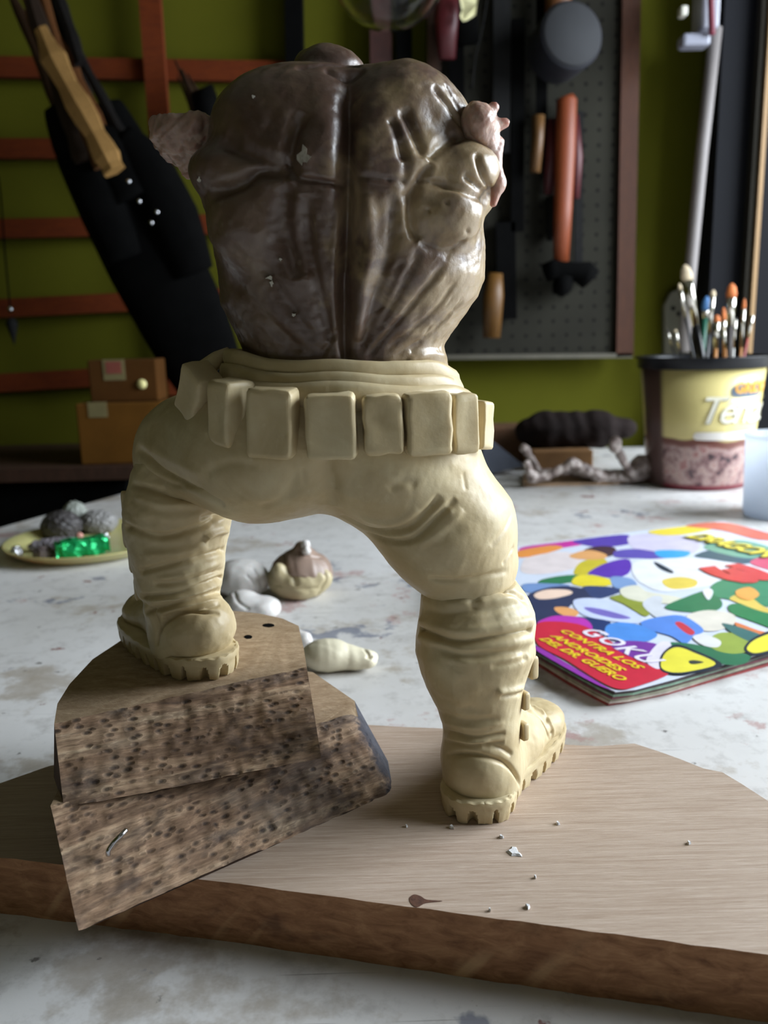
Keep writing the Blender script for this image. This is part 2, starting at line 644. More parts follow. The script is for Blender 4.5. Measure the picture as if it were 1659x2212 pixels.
CLAY, TORSO, STUB = clay_mat(), torso_mat(), stub_mat()
M_TABLE = table_mat()
M_BOARD_TOP = wood('pale_planed_wood', srgb(164, 141, 122), srgb(208, 190, 174), (2.6, 60, 10), 1.2, .45)
M_BOARD_SIDE = wood('red_brown_sawn_wood', srgb(138, 96, 68), srgb(200, 156, 118), (5, 8, 14), 1.6, .7)
def board_side_mat():
    """red brown sawn edge with pale diagonal saw streaks"""
    M = Mat('red_brown_sawn_edge', .75, Specular_IOR_Level=.28)
    v = M.coord((5, 8, 14))
    c = M.ramp(M.noise(v, 22, 6, .65, .6), [(.28, srgb(124, 86, 60)), (.5, srgb(164, 118, 84)), (.72, srgb(194, 148, 110))])
    q = M.n('ShaderNodeMapping'); q.inputs['Scale'].default_value = (110, 1, 16)
    M.l(M.coord((1, 1, 1), (0, -.62, 0)), q.inputs[0])
    st = M.noise(q.outputs[0], 1.0, 3, .5)
    gate = M.noise(M.coord((14, 1, 30), (0, 0, 0), (3, 3, 3)), 1.0, 2)
    k = M.math('MULTIPLY', M.ramp(st, [(.58, 0.0), (.72, .8)]), M.ramp(gate, [(.42, 0.0), (.6, 1.0)]))
    c = M.mix(k, c, srgb(222, 182, 140))
    d = M.noise(M.coord((40, 1, 60), (0, 0, 0), (7, 7, 7)), 1.0, 4)
    c = M.mix(M.ramp(d, [(.62, 0.0), (.70, .6)]), c, srgb(84, 60, 50))
    M.color(c)
    M.bump(M.noise(v, 90, 4), .4, .0006)
    return M.m


M_BOARD_SIDE = board_side_mat()
M_BARK = bark_mat('speckled_sawn_face', .38)
M_BARK2 = bark_mat('speckled_sawn_face_lower', .66, .0355)
M_BLOCK_TOP = wood('pale_block_wood', srgb(138, 114, 88), srgb(190, 168, 140), (8, 20, 10), 1.2, .55)
M_BLOCK_END = wood('dark_end_grain', srgb(62, 42, 30), srgb(100, 70, 50), (14, 14, 30), 1.2, .8)
M_CHAR = plain('blackened_bark', srgb(52, 52, 60), .8, .5, 260, .8)
M_WALL = plain('olive_green_wall_paint', srgb(84, 84, 16), .9, .08, 6, .1, Specular_IOR_Level=.15)
M_CEIL = plain('dim_ceiling_paint', srgb(150, 148, 130), .9, .06, 5, .1)
M_FLOOR = plain('dark_cement_floor', srgb(70, 64, 58), .8, .2, 8, .2)
M_SLAT = wood('red_brown_slat_wood', srgb(82, 30, 4), srgb(112, 48, 8), (3, 20, 20), 1, .95)
M_DARKWOOD = wood('dark_brown_wood', srgb(44, 30, 22), srgb(72, 48, 36), (14, 14, 3), 1, .6)
M_BLACK = plain('black_sheet', srgb(6, 6, 6), .9, .3, 40, .3, Specular_IOR_Level=.06)
M_STEEL = Mat('polished_steel', .22, srgb(196, 196, 200), Metallic=1.0).m
M_DARKSTEEL = plain('dull_dark_metal', srgb(24, 24, 24), .8, .2, 50, .1, Specular_IOR_Level=.15)


# ------------------------------------------------------------------ the room
def quadwall(name, lo, hi, m, hole=None, axis=0):
    """a slab; hole = (a0, a1, z0, z1) leaves an opening along the wall"""
    mb = MB()
    if hole is None:
        mb.box(lo, hi)
    else:
        a0, a1, z0, z1 = hole
        k = 1 - axis if axis in (0, 1) else 1
        def piece(al, ah, zl, zh):
            l, h = list(lo), list(hi)
            l[k], h[k], l[2], h[2] = al, ah, zl, zh
            mb.box(l, h)
        piece(lo[k], a0, lo[2], hi[2]); piece(a1, hi[k], lo[2], hi[2])
        piece(a0, a1, lo[2], z0); piece(a0, a1, z1, hi[2])
    return tag(mb.build(name, m), kind='structure')


WALL_Y = 1.25
quadwall('floor', (-1.9, -1.7, -.79), (1.2, WALL_Y + .1, -.75), M_FLOOR)
quadwall('ceiling', (-1.9, -1.7, 1.75), (1.2, WALL_Y + .1, 1.79), M_CEIL)
quadwall('wall_back', (-1.9, WALL_Y, -.75), (1.2, WALL_Y + .1, 1.75), M_WALL)
quadwall('wall_left', (-2.0, -1.7, -.75), (-1.9, WALL_Y + .1, 1.75), M_WALL)
quadwall('wall_right', (1.1, -1.7, -.75), (1.2, WALL_Y + .1, 1.75), M_WALL, (0., 1.04, .12, .96), 0)
quadwall('wall_rear', (-2.0, -1.7, -.75), (1.2, -1.6, 1.75), M_WALL, (-.2, .7, .45, 1.25), 1)
wf = MB()
for a, b in (((1.1, 0., .12), (1.16, .04, .96)), ((1.1, 1.0, .12), (1.16, 1.04, .96)), ((1.1, .04, .12), (1.16, 1.0, .16)),
             ((1.1, .04, .92), (1.16, 1.0, .96)), ((1.1, .51, .16), (1.13, .53, .92))):
    wf.box(a, b)
tag(wf.build('window_1', plain('white_window_frame', srgb(225, 225, 222), .4, .03, 20, 0)), kind='structure')

# the white work table (its left edge runs away at an angle)
tl = [atz(0, 1140, 0)[:2], atz(270, 1065, 0)[:2]]
dirv = (tl[1] - tl[0]) / np.linalg.norm(tl[1] - tl[0])
far_t = (WALL_Y - .03 - tl[0][1]) / dirv[1]
near_t = (-.42 - tl[0][1]) / dirv[1]
foot = [tl[0] + dirv * near_t, np.array([1.06, -.42]), np.array([1.06, WALL_Y - .03]), tl[0] + dirv * far_t]
table = thing('work_table', (0.2, .4, -.75), 'large white work table with paint stains and scratches under everything', 'table')
mb = MB().prism([(*p, -.028) for p in foot], [(*p, 0.) for p in foot])
mb.build('tabletop', M_TABLE, table)
for p in foot:
    c = np.array([.2, .4]) + (p - np.array([.2, .4])) * .88
    MB().box((c[0] - .025, c[1] - .025, -.75), (c[0] + .025, c[1] + .025, -.028), bev=.004).build('leg', M_DARKWOOD, table)

# ------------------------------------------------------------------ wooden base and the two blocks
BZ, B2Z, B1Z = .020, .041, .059


def jitter_line(a, b, n, amp):
    out = []
    for i in range(n):
        t = i / n
        p = np.array(a) * (1 - t) + np.array(b) * t
        out.append(p + np.array([0, amp * math.sin(i * 2.3) * math.cos(i * .9), 0]) * (1 if i else 0))
    return out


front = [atz(-260, 1824, BZ), atz(480, 1905, BZ), atz(1659, 2062, BZ), atz(2100, 2121, BZ)]
back_px = [(2100, 1960), (1800, 1800), (1700, 1748), (1659, 1730), (1600, 1692), (1560, 1668), (1520, 1660), (1470, 1640), (1420, 1622),
           (1370, 1606), (1290, 1612), (1210, 1608), (1090, 1590), (960, 1574), (870, 1570), (800, 1566), (700, 1566), (400, 1590), (105, 1655), (0, 1692), (-260, 1780)]
loop = []
for a, b in zip(front[:-1], front[1:]): loop += jitter_line(a, b, 24, .0003)
loop.append(front[-1])
nfront = len(loop)
loop += [atz(*p, BZ) for p in back_px]
base = thing('base_board', (0, .24, 0), 'thick pale brown wooden base board with rough sawn edge carrying blocks and clay figure', 'board')
ms = [1] * len(loop)
bot = [(p[0], p[1] + (.0004 if i < nfront else 0), .0) for i, p in enumerate(loop)]
shade_auto(MB().prism(bot, [tuple(p) for p in loop], 1, 0, ms).build('plank', [M_BOARD_TOP, M_BOARD_SIDE], base))
kn = [atz(x, y, BZ) + np.array([0, 0, .00012]) for x, y in spline([(884, 1942), (893, 1933), (908, 1936), (922, 1944), (955, 1947), (920, 1951), (902, 1960), (890, 1955)], 4, True)]
MB().prism([p - np.array([0, 0, .001]) for p in kn], kn, 0).build('knot_hole', plain('dark_knot', srgb(84, 52, 36), .8, .3, 600), base)


def slab(name, root, bot, top, mats, nu=90, nv=26, amp=.0006, step=None, char=False):
    """block whose first edge (0 -> 1) is a rough, finely divided front face; mats = top, front, end"""
    bot, top = [np.array(p, float) for p in bot], [np.array(p, float) for p in top]
    V, F, M = [], [], []
    n = np.cross(bot[1] - bot[0], top[0] - bot[0]); n /= np.linalg.norm(n)
    for j in range(nv + 1):
        for i in range(nu + 1):
            u, v = i / nu, j / nv
            p = (bot[0] * (1 - u) + bot[1] * u) * (1 - v) + (top[0] * (1 - u) + top[1] * u) * v
            q = Vector(p * 1000)
            d = amp * (mnoise.noise(q * .28) * 1.1 + mnoise.noise(Vector((q.x * .2, q.y * .2, q.z * 1.3))) * .8 + mnoise.noise(q * 1.1) * .4)
            if step: d += step(u, v)
            if char: d -= .004 * max(0, (u - .93) / .07) ** 2 - .0006 * max(0, (u - .9) / .1) * mnoise.noise(q * .7)
            V.append(p + n * d)
    for j in range(nv):
        for i in range(nu):
            F.append([j * (nu + 1) + i, j * (nu + 1) + i + 1, (j + 1) * (nu + 1) + i + 1, (j + 1) * (nu + 1) + i]); M.append(1)
    bi, ti = [], []
    for k in range(2, len(bot)):
        bi.append(len(V)); V.append(bot[k]); ti.append(len(V)); V.append(top[k])
    row0 = list(range(nu + 1)); row1 = [nv * (nu + 1) + i for i in range(nu + 1)]
    F.append(row1 + ti); M.append(0)
    F.append((row0 + bi)[::-1]); M.append(2)
    right = [j * (nu + 1) + nu for j in range(nv + 1)]; left = [j * (nu + 1) for j in range(nv + 1)]
    F.append([bi[0], ti[0]] + right[::-1]); M.append(3 if char else 2)
    for k in range(len(bi) - 1):
        F.append([bi[k], bi[k + 1], ti[k + 1], ti[k]]); M.append(2)
    F.append(left + [ti[-1], bi[-1]]); M.append(2)
    return shade_auto(obj(name, V, F, mats, root, True, M), 35)


E3 = np.array([0, 0, .0001])
lower = thing('lower_wood_block', (-.05, .26, BZ), 'lower speckled wood block with bent nail, hanging over the front edge of the base board', 'wood block')
b2b = [atz(168, 2018, BZ) + E3, atz(868, 1702, BZ) + E3, np.array([-.001, .279, BZ + .0001]), np.array([-.02, .315, BZ + .0001]), np.array([-.06, .325, BZ + .0001]), np.array([-.102, .27, BZ + .0001])]
b2t = [atz(108, 1746, B2Z), atz(782, 1534, B2Z), atz(766, 1514, B2Z), atz(676, 1452, B2Z), np.array([-.065, .325, B2Z]), np.array([-.106, .275, B2Z])]
step2 = lambda u, v:   .0017 * (1 / (1 + math.exp(-(.50 - .26 * v - u) * 90)))
slab('slab', lower, b2b, b2t, [M_BLOCK_TOP, M_BARK2, M_BLOCK_END, M_CHAR], nu=120, step=step2, char=True)
nail = [atz(236, 1843, .0325) + np.array([0, -.0008, 0]), atz(240, 1826, .034) + np.array([0, -.0022, .0]), atz(252, 1808, .0355) + np.array([0, -.0026, 0]), atz(266, 1795, .037) + np.array([0, -.0022, 0]), atz(274, 1790, .0375) + np.array([0, -.0006, 0])]
MB().tube(spline(nail, 5), .0007, 10).build('bent_nail', M_STEEL, lower, True)

upper = thing('upper_wood_block', (-.06, .29, B2Z), 'upper speckled wood block with rounded back under the raised left boot', 'wood block')
top_px = [(117, 1563), (662, 1441), (656, 1400), (645, 1352), (610, 1336), (560, 1325), (490, 1318), (420, 1322), (330, 1350), (262, 1383), (200, 1424), (150, 1478), (124, 1520)]
b1t = [atz(x, y, B1Z) for x, y in top_px]
b1b = [atz(138, 1747, B2Z) + E3, atz(694, 1638, B2Z) + E3] + [np.array([p[0] + (.001 if i < 3 else -.002), p[1] - .001, B2Z + .0001]) for i, p in enumerate(b1t[2:])]
b1b[-1] = np.array([-.1045, .236, B2Z + .0001])
slab('slab', upper, b1b, b1t, [M_BLOCK_TOP, M_BARK, M_BLOCK_END])
for (x, y, w, h) in ((580, 1351, 13, 4), (536, 1376, 9, 4)):
    hp = [atz(x + w * math.cos(a), y + h * math.sin(a), B1Z) + np.array([0, 0, .0001]) for a in np.linspace(0, 2 * math.pi, 12, endpoint=False)]
    MB().prism([p - np.array([0, 0, .0008]) for p in hp], hp).build('nail_hole', M_BLACK, upper)

# ------------------------------------------------------------------ the clay figure
fig = thing('clay_figure', (-.02, .265, BZ), 'headless muscular clay figure in beige trousers and boots, brown bare back turned to the camera', 'sculpture')


def rows(tab, D, ry, dfun=None, zfun=None):
    """(py, left px, right px[, depth, ry]) -> loft rows"""
    out = []
    for r in tab:
        d = r[3] if len(r) > 3 else D
        q = r[4] if len(r) > 4 else ry
        a, b = at(r[1], r[0], d), at(r[2], r[0], d)
        out.append(((a[2] + b[2]) / 2, (a[0] + b[0]) / 2, d, (b[0] - a[0]) / 2, q))
    return out


# --- torso: lofted trunk, swellings of traps, shoulder blades, lats and loins
g = Grid((-.070, .215, .085), (.050, .318, .262), .0011)
tab = [(140, 640, 830, .272, .012), (170, 600, 868, .271, .018), (195, 568, 900, .270, .0225), (225, 535, 935, .269, .026), (260, 508, 965, .267, .029), (310, 484, 990, .265, .031), (355, 452, 1030, .264, .032),
       (392, 436, 1052, .264, .033), (430, 440, 1054, .264, .0325), (480, 458, 1040, .264, .0315), (540, 468, 1046, .265, .0305), (610, 478, 1044, .265, .0295), (650, 480, 1030, .266, .0285),
       (700, 506, 992, .266, .0265), (750, 528, 958, .267, .0245), (800, 516, 968, .267, .0235), (850, 510, 970, .267, .023)]
f = g.loft(rows(tab, .265, .03), 2.35)
f = smax(f, g.Z - at(700, 168, .255)[2], .006)
def E_(px, py, D, rx, ry, rz, **k): return g.ell(at(px, py, D), (rx, ry, rz), **k)
for e, k in ((E_(655, 245, .256, .0210, .018, .0125), .006), (E_(868, 248, .255, .0160, .018, .0135), .005), (E_(572, 290, .252, .015, .014, .014), .006),
             (E_(940, 285, .256, .0105, .013, .012), .004), (E_(690, 320, .243, .0085, .008, .012), .003), (E_(835, 320, .244, .009, .009, .013), .003),
             (E_(545, 480, .246, .0125, .012, .014), .004), (E_(500, 372, .248, .012, .012, .008), .003), (E_(963, 460, .245, .0105, .010, .0105), .0015), (E_(992, 375, .249, .0115, .012, .009), .002),
             (E_(1000, 395, .262, .011, .014, .011), .003),
             (g.cone(at(690, 430, .243), at(722, 770, .249), .006, .0045), .003), (g.cone(at(805, 430, .244), at(775, 770, .250), .006, .0045), .003),
             (E_(712, 158, .268, .0110, .012, .0072, roty=.14), .0025)):
    f = smin(f, e, k)
tor = Sculpt(*surface(f, g))
S = tor.stroke
S([(757, 150), (756, 220), (752, 300), (750, 400), (746, 520), (738, 640), (742, 790)], 20, -4.6)
S([(757, 170), (754, 300), (750, 480), (744, 640), (746, 790)], 8, -2.0)
S([(632, 385), (690, 392), (745, 402)], 6, -1.5)
S([(765, 380), (830, 388), (880, 392)], 6, -.7)
S([(655, 240), (632, 290), (625, 345), (640, 385)], 14, -2.6)
S([(622, 380), (560, 372), (520, 395), (455, 420)], 12, -2.8)
S([(480, 300), (540, 330), (600, 350), (625, 345)], 16, -2.2)
S([(622, 390), (612, 450), (618, 520), (650, 600)], 18, -2.4)
S([(660, 420), (665, 520), (690, 640), (712, 740)], 13, -2.2)
S([(560, 560), (610, 640), (680, 740)], 12, -.8)
S([(500, 600), (580, 690), (650, 760)], 12, -.7)
S([(735, 440), (722, 560), (722, 680), (730, 780)], 8, 1.6)
S([(700, 150), (740, 160), (790, 150)], 8, -1.1)
S([(640, 148), (700, 140), (780, 146)], 5, -1.2)
S([(846, 250), (860, 300), (872, 350)], 8, -1.0)
S([(872, 230), (893, 285), (920, 338)], 11, -1.8)
S([(935, 185), (968, 225), (1003, 278)], 7, -1.2)
S([(960, 180), (985, 220), (1006, 262)], 5, -.7)
S([(925, 345), (960, 310), (1000, 292)], 10, -1.5)
S([(935, 352), (905, 392), (888, 440), (892, 490), (906, 520)], 11, -2.3)
S([(870, 300), (880, 370), (872, 440)], 10, -.9)
S([(905, 392), (950, 398), (1010, 415), (1064, 438)], 8, -1.6)
S([(1000, 378), (1030, 400), (1066, 430)], 5, -1.3)
S([(1030, 330), (1045, 380), (1068, 425)], 6, -1.4)
S([(905, 520), (960, 540), (1010, 520)], 9, -.9)
S([(910, 540), (870, 620), (800, 740)], 9, -.9)
S([(870, 560), (830, 650), (775, 770)], 8, -.8)
S([(960, 570), (890, 660), (790, 775)], 7, -.8)
S([(985, 610), (930, 680), (840, 750)], 6, -.6)
S([(1000, 650), (930, 720), (850, 770)], 5, -.5)
S([(850, 420), (846, 520), (815, 640), (780, 750)], 12, -1.6)
S([(790, 420), (800, 520), (780, 640), (768, 740)], 14, 1.6)
S([(880, 780), (930, 765), (968, 772)], 8, .8)
S([(740, 700), (700, 760), (690, 790)], 5, -.6)
tor.bump(955, 450, 45, 40, 0, .5)
tor.bump(655, 350, 16, 26, 10, .45)
for q in ((840, 388), (843, 262), (925, 455), (965, 440), (1010, 500)): tor.bump(*q, 4, 4, 0, -.6)
tor.rough(.012, .14); tor.rough(.0045, .07)
for _ in range(46):
    x, y = RNG.uniform(830, 1020), RNG.uniform(500, 770)
    a = RNG.uniform(.5, 1.1)
    S([(x, y), (x - 35 * math.cos(a), y + 35 * math.sin(a))], RNG.uniform(2.5, 4.5), RNG.uniform(-.25, .18))
tor.bake()
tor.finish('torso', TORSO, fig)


def crumb(name, px, py, D, w, h, mat, root, th=.0005):
    """small flat ragged flake lying on a surface"""
    n = 11
    out = [at(px + w * (.75 + .35 * math.sin(k * 2.1 + px)) * math.cos(2 * math.pi * k / n), py + h * (.75 + .35 * math.cos(k * 1.7 + py)) * math.sin(2 * math.pi * k / n), D) for k in range(n)]
    return MB().prism([p + np.array([0, th, 0]) for p in out], out).build(name, mat, root)


M_FLAKE = plain('pale_clay_crumb', srgb(200, 196, 184), .5, .1, 300, .2)
h = tor.hit(656, 338)
flk = crumb('clay_smear', 656, 338, h[1] - .0009, 17, 25, plain('greyish_clay_smear', srgb(140, 134, 120), .4, .15, 400, .3), fig, .002)
for (x, y, w, hh) in ((582, 600, 9, 5), (586, 612, 4, 8), (547, 208, 4, 4), (634, 680, 5, 4), (430, 388, 5, 7), (606, 560, 4, 4)):
    h = tor.hit(x, y)
    if h is not None: crumb('clay_crumb', x, y, h[1] - .0006, w, hh, M_FLAKE, fig, .0012)

# --- ragged arm stubs of paler clay
g = Grid((-.090, .235, .185), (-.030, .290, .235), .0008)
f = smin(g.ell(at(432, 290, .262), (.0088, .011, .0080)), g.ell(at(375, 292, .262), (.0062, .010, .0070)), .004)
f = smin(f, g.cone(at(358, 252, .262), at(330, 258, .260), .0022, .0010), .003)
f = smin(f, g.cone(at(365, 300, .262), at(372, 325, .262), .0042, .0025), .002)
f = smin(f, g.cone(at(410, 325, .262), at(408, 370, .262), .0040, .0022), .003)
ar = Sculpt(*surface(f, g)); ar.rough(.006, .45); ar.rough(.0025, .15)
ar.stroke([(440, 250), (445, 300), (425, 350)], 6, -.8); ar.stroke([(395, 300), (400, 345)], 5, -.6)
ar.bake(); tag(ar.finish('arm_stub', STUB, fig), 'pinkish ragged stub of the left arm')
g = Grid((.015, .235, .175), (.055, .290, .240), .0007)
f = smin(g.ell(at(1030, 272, .2485), (.0050, .0095, .0060)), g.cone(at(1040, 295, .2485), at(1058, 330, .2485), .0042, .0030), .003)
f = smin(f, g.cone(at(1060, 330, .2485), at(1076, 395, .2475), .0026, .0019), .002)
f = smin(f, g.cone(at(1076, 395, .2475), at(1066, 440, .2465), .0019, .0012), .002)
for a, b, r1, r2 in (((1040, 262), (1066, 232), .0022, .0016), ((1055, 275), (1092, 266), .0026, .0013), ((1028, 250), (1022, 238), .0022, .0014), ((1064, 312), (1074, 308), .0026, .0020)):
    f = smin(f, g.cone(at(*a, .2485), at(*b, .2485), r1, r2), .0012)
ar = Sculpt(*surface(f, g)); ar.rough(.006, .18); ar.rough(.0025, .05)
ar.bake(); tag(ar.finish('arm_stub', STUB, fig), 'pinkish ragged stub of the right arm')

# --- trousers
g = Grid((-.095, .205, .070), (.060, .335, .165), .0010)
f = g.ell(at(690, 930, .267), (.040, .029, .022))
f = smin(f, g.loft(rows([(790, 500, 975, .267, .025), (840, 478, 1000, .267, .027), (900, 440, 1000, .267, .030), (960, 425, 995, .267, .030), (1010, 440, 985, .267, .026)], .267, .03), 2.3), .008)
f = smin(f, g.ell(at(610, 995, .257), (.0225, .021, .0172)), .009)
f = smin(f, g.ell(at(838, 1000, .256), (.0210, .021, .0176)), .009)
f = smin(f, g.cone(at(885, 1035, .262), at(968, 1150, .258), .0212, .0196), .012)
f = smin(f, g.cone(at(968, 1150, .258), at(1014, 1240, .256), .0190, .0137), .008)
f = smin(f, g.cone(at(1035, 1130, .266), at(1060, 1210, .266), .010, .0075), .010)
f = smin(f, g.cone(at(540, 985, .268), at(425, 968, .286), .0205, .0190), .012)
f = smin(f, g.ell(at(405, 985, .294), (.0165, .015, .0170)), .008)
f = smin(f, g.cone(at(398, 985, .292), at(392, 1060, .288), .0160, .0155), .005)
f = smax(f, g.Z - at(700, 800, .267)[2], .003)
tr = Sculpt(*surface(f, g))
S = tr.stroke
S([(706, 985), (710, 1030), (716, 1090)], 18, -1.8)
S([(735, 1112), (813, 1148), (880, 1142), (925, 1105), (951, 1072)], 8, -2.0)
S([(780, 1120), (850, 1132), (905, 1100)], 9, .6)
S([(790, 1150), (840, 1170), (893, 1164), (945, 1118), (985, 1078)], 7, -1.6)

S([(900, 1182), (960, 1140), (1000, 1100)], 9, .5)
S([(294, 968), (340, 1012), (391, 1045), (485, 1092)], 12, -2.2)
S([(285, 1005), (330, 1030), (400, 1060)], 8, -.9)
S([(300, 950), (380, 1000), (450, 1030)], 14, .5)
S([(430, 1030), (500, 1000), (560, 1010)], 10, -.4)
S([(640, 1010), (620, 1070), (560, 1100)], 12, -.5)
S([(840, 1060), (870, 1040), (900, 1050)], 10, -.5)
S([(925, 1250), (1000, 1255), (1100, 1232)], 7, -1.0)
S([(1060, 1180), (1085, 1150), (1105, 1110)], 6, -.4)
S([(1085, 1220), (1110, 1180)], 5, -.6)
tr.bump(968, 1102, 10, 14, 30, .6)
for q in ((720, 1022), (652, 1010), (1000, 1020)): S([q, (q[0] + 8, q[1] + 40)], 5, -.25)
tr.rough(.018, .12); tr.rough(.006, .04)
tr.bake(); tr.finish('trousers', CLAY, fig)

# --- waistband: two thin rolled lips of clay round the waist
def waist_ring(name, tab, rad, rx, ry, cx, D, amp):
    xs = [t[0] for t in tab]; ys = [t[1] for t in tab]
    n, m = 160, 10
    V, F = [], []
    c0 = at(cx, np.interp(cx, xs, ys), D)
    for i in range(n):
        q = 2 * math.pi * i / n
        px = cx + rx * math.sin(q)
        dpt = D - ry * math.cos(q)
        z = at(px, np.interp(px, xs, ys), dpt)[2] if math.cos(q) > -.2 else None
        x = at(px, 800, D)[0]
        V.append([x, dpt, z])
    zs = np.array([np.nan if v[2] is None else v[2] for v in V], float)
    ok = ~np.isnan(zs)
    zs = np.interp(np.arange(n), np.arange(n)[ok], zs[ok], period=n)
    out = []
    for i in range(n):
        q = 2 * math.pi * i / n
        nrm = np.array([math.sin(q), -math.cos(q), 0])
        w = amp * (math.sin(i * .45) * math.sin(i * .17) + .5 * math.sin(i * .21 + 1))
        for k in range(m):
            a = 2 * math.pi * k / m
            r1 = rad[0] * (1 + .15 * math.sin(i * .19)); r2 = rad[1] * (1 + .18 * math.sin(i * .23 + 2))
            out.append(np.array([V[i][0], V[i][1], zs[i] + w]) + nrm * math.cos(a) * r1 + np.array([0, 0, math.sin(a) * r2]) + nrm * w)
    for i in range(n):
        for k in range(m):
            F.append([i * m + k, ((i + 1) % n) * m + k, ((i + 1) % n) * m + (k + 1) % m, i * m + (k + 1) % m])
    return obj(name, out, F, CLAY, fig)


waist_ring('waistband_lip', [(478, 768), (520, 778), (600, 792), (700, 800), (780, 802), (850, 796), (920, 800), (990, 822)], (.0012, .0030), 246, .0262, 738, .267, .00015)
waist_ring('waistband_lip', [(470, 800), (520, 812), (600, 822), (700, 829), (780, 830), (850, 828), (920, 832), (994, 846)], (.0014, .0032), 254, .0280, 738, .267, .00015)
waist_ring('waistband', [(440, 850), (600, 850), (740, 858), (850, 856), (1010, 870)], (.0028, .0042), 268, .0290, 740, .267, .0001)
MB().tube([at(440, 800, .268), at(470, 775, .266), at(492, 752, .263)], [.0032, .0026, .0004], 10).build('waistband_tip', CLAY, fig, True)

# --- belt pouches
def pouch(px, py, w, h, D, yaw, tilt, lean, depth=.008, taper=.0, label=None):
    bm = bmesh.new()
    bmesh.ops.create_cube(bm, size=1.0)
    bmesh.ops.bevel(bm, geom=bm.edges[:], offset=.13, segments=3, affect='EDGES', profile=.55)
    bmesh.ops.subdivide_edges(bm, edges=bm.edges[:], cuts=2, use_grid_fill=True)
    wx, hz = w * D / FOCAL, h * D / FOCAL
    rot = Matrix.Rotation(yaw, 3, 'Z') @ Matrix.Rotation(lean, 3, 'X') @ Matrix.Rotation(tilt, 3, 'Y')
    c = Vector(at(px, py, D))
    V = []
    for v in bm.verts:
        p = v.co.copy()
        s = 1 + taper * (-p.z)
        fr = max(0, -p.y - .25) * 2
        dent = .10 * fr * math.exp(-((p.x / .33) ** 4 + (p.z / .36) ** 4))
        q = Vector((p.x * wx * s, (p.y + dent) * depth, p.z * hz))
        q += Vector((mnoise.noise(q * 260 + Vector((px, 0, 0))), mnoise.noise(q * 260 + Vector((0, px, 3))), mnoise.noise(q * 260 + Vector((9, 0, px))))) * .0006
        V.append(c + rot @ q)
    F = [[v.index for v in fc.verts] for fc in bm.faces]
    bm.verts.index_update()
    o = obj('belt_pouch', V, F, CLAY, fig)
    bm.free()
    return o


pouch(1026, 918, 46, 104, .252, .95, .06, 0, .010)
pouch(995, 914, 60, 128, .240, .42, -.03, 0)
pouch(922, 914, 100, 134, .234, .20, -.03, 0)
pouch(826, 916, 84, 126, .2325, .04, -.02, 0)
pouch(716, 920, 108, 140, .232, -.03, .0, .04)
pouch(590, 913, 104, 152, .2335, -.22, .06, .05)
pouch(502, 890, 66, 138, .242, -.70, .14, .05, .012)
pouch(430, 848, 76, 120, .254, -.85, .62, .1, .009)


# --- boots
def sole(name, foot, z0, z1, root, notches=24):
    """lugged sole: welt above, wedge-shaped notches cut between the lugs below"""
    P = spline(foot, 40, True)
    n = len(P)
    c = np.mean(P, 0)
    L = np.cumsum([0] + [np.linalg.norm(P[(i + 1) % n] - P[i]) for i in range(n)])
    prof = [(0.0, -.0006, 1), (.12, -.0003, 1), (.3, .0, .9), (.5, .0001, .55), (.62, .0001, .15), (.66, .0002, 0), (.84, .0004, 0), (.95, .0002, 0), (1., -.0006, 0)]
    V, F = [], []
    for t, out, nf in prof:
        for i in range(n):
            p = P[i]
            tg = P[(i + 1) % n] - P[i - 1]; tg /= np.linalg.norm(tg)
            nr = np.array([tg[1], -tg[0]])
            if nr @ (p - c) < 0: nr = -nr
            ph = (L[i] / L[-1] * notches) % 1
            irr = .8 + .3 * math.sin(int(L[i] / L[-1] * notches) * 2.4)
            cut = max(0, 1 - abs(ph - .5) / (.27 * irr * nf + 1e-4)) ** .45 if nf > .05 else 0
            q = p + nr * (out - .0036 * cut)
            V.append([q[0], q[1], z0 + (z1 - z0) * t + .0002 * math.sin(i * .35)])
    m = len(prof)
    for j in range(m - 1):
        for i in range(n):
            F.append([j * n + i, j * n + (i + 1) % n, (j + 1) * n + (i + 1) % n, (j + 1) * n + i])
    F.append([(m - 1) * n + i for i in range(n)]); F.append([i for i in range(n)][::-1])
    return shade_auto(obj(name, V, F, CLAY, root), 50)


def buckle(px, py, w, h, D, yaw, root, depth=.004):
    bm = bmesh.new()
    bmesh.ops.create_cube(bm, size=1.0)
    bmesh.ops.bevel(bm, geom=bm.edges[:], offset=.2, segments=3, affect='EDGES', profile=.5)
    c = Vector(at(px, py, D)); rot = Matrix.Rotation(yaw, 3, 'Z')
    bm.verts.index_update()
    V = [c + rot @ Vector((v.co.x * w * D / FOCAL, v.co.y * depth, v.co.z * h * D / FOCAL)) for v in bm.verts]
    o = obj('strap_buckle', V, [[v.index for v in fc.verts] for fc in bm.faces], CLAY, root)
    bm.free()
    return o


# right boot
HR, TR = np.array([.0292, .2500]), np.array([.0530, .2885])
g = Grid((.0, .225, BZ + .003), (.075, .315, .105), .0009)
f = g.loft(rows([(1255, 925, 1112, .257, .0140), (1285, 910, 1136, .257, .0160), (1320, 907, 1152, .256, .0175), (1350, 902, 1155, .256, .0178), (1376, 898, 1153, .256, .0178), (1400, 897, 1156, .255, .0180), (1440, 907, 1142, .255, .0172),
                 (1480, 922, 1130, .255, .0160), (1520, 942, 1124, .255, .0148), (1560, 955, 1122, .254, .0140), (1610, 960, 1124, .254, .0130), (1650, 958, 1126, .253, .0130), (1700, 957, 1126, .2525, .0130), (1752, 962, 1126, .252, .0128)], .254, .015), 2.2)
hz = BZ + .0075
f = smin(f, g.ell((HR[0], HR[1] + .002, hz + .008), (.0122, .0130, .0115)), .003)
f = smin(f, g.ell((.0415, .270, hz + .004), (.0120, .020, .0100), rotz=-.55), .006)
